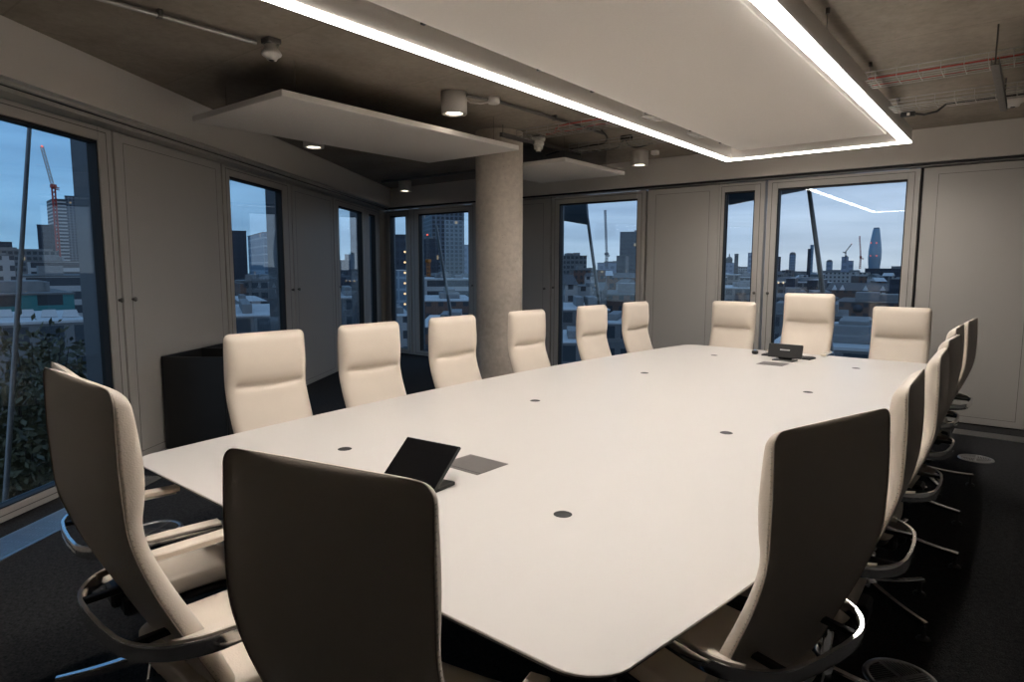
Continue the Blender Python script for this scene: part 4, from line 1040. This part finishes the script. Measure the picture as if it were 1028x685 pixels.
# rooftop clutter: small blocks filling the middle distance
rr = random.Random(11)
spans = [((-20, 100), 'small dark block among the rooftops outside the nearest left window', 'rooftops outside the nearest left window', 12),
         ((228, 290), 'small dark block among the rooftops outside the second left window', 'rooftops outside the second left window', 8),
         ((335, 412), 'small dark block among the rooftops outside the corner windows', 'rooftops outside the corner windows', 8),
         ((418, 476), 'small block among the rooftops outside the window left of the column', 'rooftops left of the column', 8),
         ((556, 650), 'small block among the rooftops outside the window right of the column', 'rooftops right of the column', 18),
         ((718, 766), 'small block among the rooftops outside the narrow far window', 'rooftops outside the narrow far window', 10),
         ((772, 920), 'small block among the rooftops outside the largest far window', 'rooftops outside the largest far window', 28)]
for (a, b), lab, grp, n in spans:
    for i in range(n * 3):
        D = 10 ** rr.uniform(1.75, 2.65); yt = 268 + rr.uniform(700, 1900) / D + rr.uniform(0, 5)
        if yt > 330: continue
        x = rr.uniform(a, b); wpx = rr.uniform(4, 10) * (1 + 25 / D)
        bld('rooftop_block', lab, x - wpx / 2, x + wpx / 2, yt, D, rr.uniform(6, 14), rr.choice(['office', 'white', 'brick', 'brick', 'dark', 'office']), rr.choice(['roof', 'lightroof', 'slate']), rr.uniform(-15, 15), rr.choice([0, 1]), 'building', grp, rr.choice([0, 0, 1.5]))
# warm lamps on a roof
for i in range(3):
    p = ondist(781.5 + i * 4.8, 284.0, 300); tag(MB().lathe([(.0, -.5), (.5, 0), (.0, .5)], 8).build('roof_lamp', FM['lamp'], None, p), 'small warm roof lamp in a row of three, largest far window', 'lamp', 'three warm roof lamps')

# ---- the building's own facade struts and canopies outside the glass
def fstrut(a, b, r, label, ext=1.6):
    a, b = Vector(a), Vector(b); c = b + (b - a).normalized() * ext
    o = MB().tube([a, a.lerp(c, .5), c], [r * .8, r, r * 1.1], 12).build('facade_strut', M['strut']); tag(o, label, 'strut', 'slanting facade struts')
    return o
fstrut((-2.345, 9.0, 2.72), (-2.075, 9.0, 1.21), .034, 'slanting dark strut outside the largest far window', 2.4)
fstrut((-5.66, 9.0, 2.40), (-5.404, 9.0, .977), .030, 'slanting dark strut outside the window right of the column', 2.0)
fstrut((-9.10, 9.0, 2.40), (-8.667, 9.0, .425), .034, 'slanting dark strut outside the window left of the column', 1.2)
p0, p1 = LW(4.87, -.705, 2.70), LW(4.409, -.705, .16)
fstrut(LW(4.87, -.705, 2.75), p1, .019, 'slanting dark strut outside the nearest left window', 1.2)
def slab(name, pts, t_, label):
    n = len(pts); vs = [Vector(p) for p in pts]; m = MB()
    m.add(vs + [v + Vector((0, 0, t_)) for v in vs], [tuple(range(n))[::-1], tuple(range(n, 2 * n))] + [(i, (i + 1) % n, n + (i + 1) % n, n + i) for i in range(n)])
    o = m.build(name, M['outer']); tag(o, label, 'canopy'); return o
slab('facade_canopy', [(-1.75, 8.79, 2.65), (-4.05, 10.9, 2.65), (-4.05, 8.40, 2.65), (-1.75, 8.40, 2.65)], .08, 'blue-grey triangular canopy above the two right-hand far windows')
cp = MB(); cp.add([(-5.64, 8.98, 2.283), (-6.2, 8.98, 2.385), (-6.2, 8.98, 2.85), (-5.70, 8.98, 2.85), (-5.64, 9.03, 2.283), (-6.2, 9.03, 2.385), (-6.2, 9.03, 2.85), (-5.70, 9.03, 2.85)], [(0, 1, 2, 3), (7, 6, 5, 4), (0, 4, 5, 1), (1, 5, 6, 2), (2, 6, 7, 3), (3, 7, 4, 0)])
tag(cp.build('facade_screen', M['outer']), 'small blue-grey facade screen at the strut top right of the column', 'facade screen')
a0, a1, a2, a3 = LW(6.88, -.705, 2.72), LW(7.36, -.705, 2.72), LW(7.35, -.705, 2.20), LW(6.89, -.705, 2.31)
cp = MB(); o_ = -NV * .05; q = [a0, a1, a2, a3]; cp.add(q + [v + o_ for v in q], [(0, 1, 2, 3), (7, 6, 5, 4), (0, 4, 5, 1), (1, 5, 6, 2), (2, 6, 7, 3), (3, 7, 4, 0)])
tag(cp.build('facade_screen', M['outer']), 'blue-grey facade screen high outside the second left window', 'facade screen')
# ------------------------------------------------------------------ camera, world, render look
cam = bpy.data.cameras.new('camera'); co = bpy.data.objects.new('camera', cam); COL.objects.link(co)
cam.sensor_width = 36; cam.lens = F_PX / 1028 * 36; cam.clip_start = .05; cam.clip_end = 9000
co.matrix_world = Matrix(((RR.x, UU.x, -FW.x, 0), (RR.y, UU.y, -FW.y, 0), (RR.z, UU.z, -FW.z, H), (0, 0, 0, 1)))
S.camera = co
w = bpy.data.worlds.new('dusk_sky'); S.world = w; w.use_nodes = True; nt = w.node_tree; N = nt.nodes; L = nt.links
bg = N['Background']
tc = N.new('ShaderNodeTexCoord'); sp = N.new('ShaderNodeSeparateXYZ'); L.new(tc.outputs['Generated'], sp.inputs[0])
mp = N.new('ShaderNodeMapping'); mp.inputs['Scale'].default_value = (1.6, 1.6, 14); L.new(tc.outputs['Generated'], mp.inputs[0])
nz = N.new('ShaderNodeTexNoise'); nz.inputs['Scale'].default_value = 2.2; nz.inputs['Detail'].default_value = 6; L.new(mp.outputs[0], nz.inputs['Vector'])
cr = N.new('ShaderNodeValToRGB'); el = cr.color_ramp.elements
el[0].position = 0; el[0].color = (.64, .70, .80, 1); el[1].position = .45; el[1].color = (.26, .40, .62, 1)
e2 = el.new(.08); e2.color = (.55, .66, .85, 1); e3 = el.new(.2); e3.color = (.40, .54, .78, 1)
L.new(sp.outputs['Z'], cr.inputs['Fac'])
cr2 = N.new('ShaderNodeValToRGB'); cr2.color_ramp.elements[0].position = .35; cr2.color_ramp.elements[0].color = (.78, .80, .84, 1); cr2.color_ramp.elements[1].position = .7; cr2.color_ramp.elements[1].color = (1.14, 1.12, 1.1, 1)
L.new(nz.outputs['Fac'], cr2.inputs['Fac'])
mr = N.new('ShaderNodeMapRange'); mr.inputs['From Min'].default_value = -.95; mr.inputs['From Max'].default_value = -.25; L.new(sp.outputs['X'], mr.inputs['Value'])
mh = N.new('ShaderNodeMix'); mh.data_type = 'RGBA'; mh.inputs['A'].default_value = (.62, .96, 1.12, 1); mh.inputs['B'].default_value = (1.38, 1.33, 1.25, 1); L.new(mr.outputs['Result'], mh.inputs['Factor'])
mm_ = N.new('ShaderNodeMix'); mm_.data_type = 'RGBA'; mm_.blend_type = 'MULTIPLY'; mm_.inputs['Factor'].default_value = 1; L.new(cr.outputs['Color'], mm_.inputs['A']); L.new(mh.outputs['Result'], mm_.inputs['B'])
mx = N.new('ShaderNodeMix'); mx.data_type = 'RGBA'; mx.blend_type = 'MULTIPLY'; mx.inputs['Factor'].default_value = 1
L.new(mm_.outputs['Result'], mx.inputs['A']); L.new(cr2.outputs['Color'], mx.inputs['B']); L.new(mx.outputs['Result'], bg.inputs['Color'])
bg.inputs['Strength'].default_value = 1.0
vs = S.view_settings; vs.view_transform = 'Standard'; vs.look = 'None'; vs.gamma = 1; vs.exposure = 0.0; vs.use_curve_mapping = False
S.cycles.max_bounces = 10; S.cycles.transparent_max_bounces = 16; S.cycles.diffuse_bounces = 5; S.cycles.glossy_bounces = 5
S.cycles.sample_clamp_indirect = 6
S.cycles.caustics_reflective = False; S.cycles.caustics_refractive = False
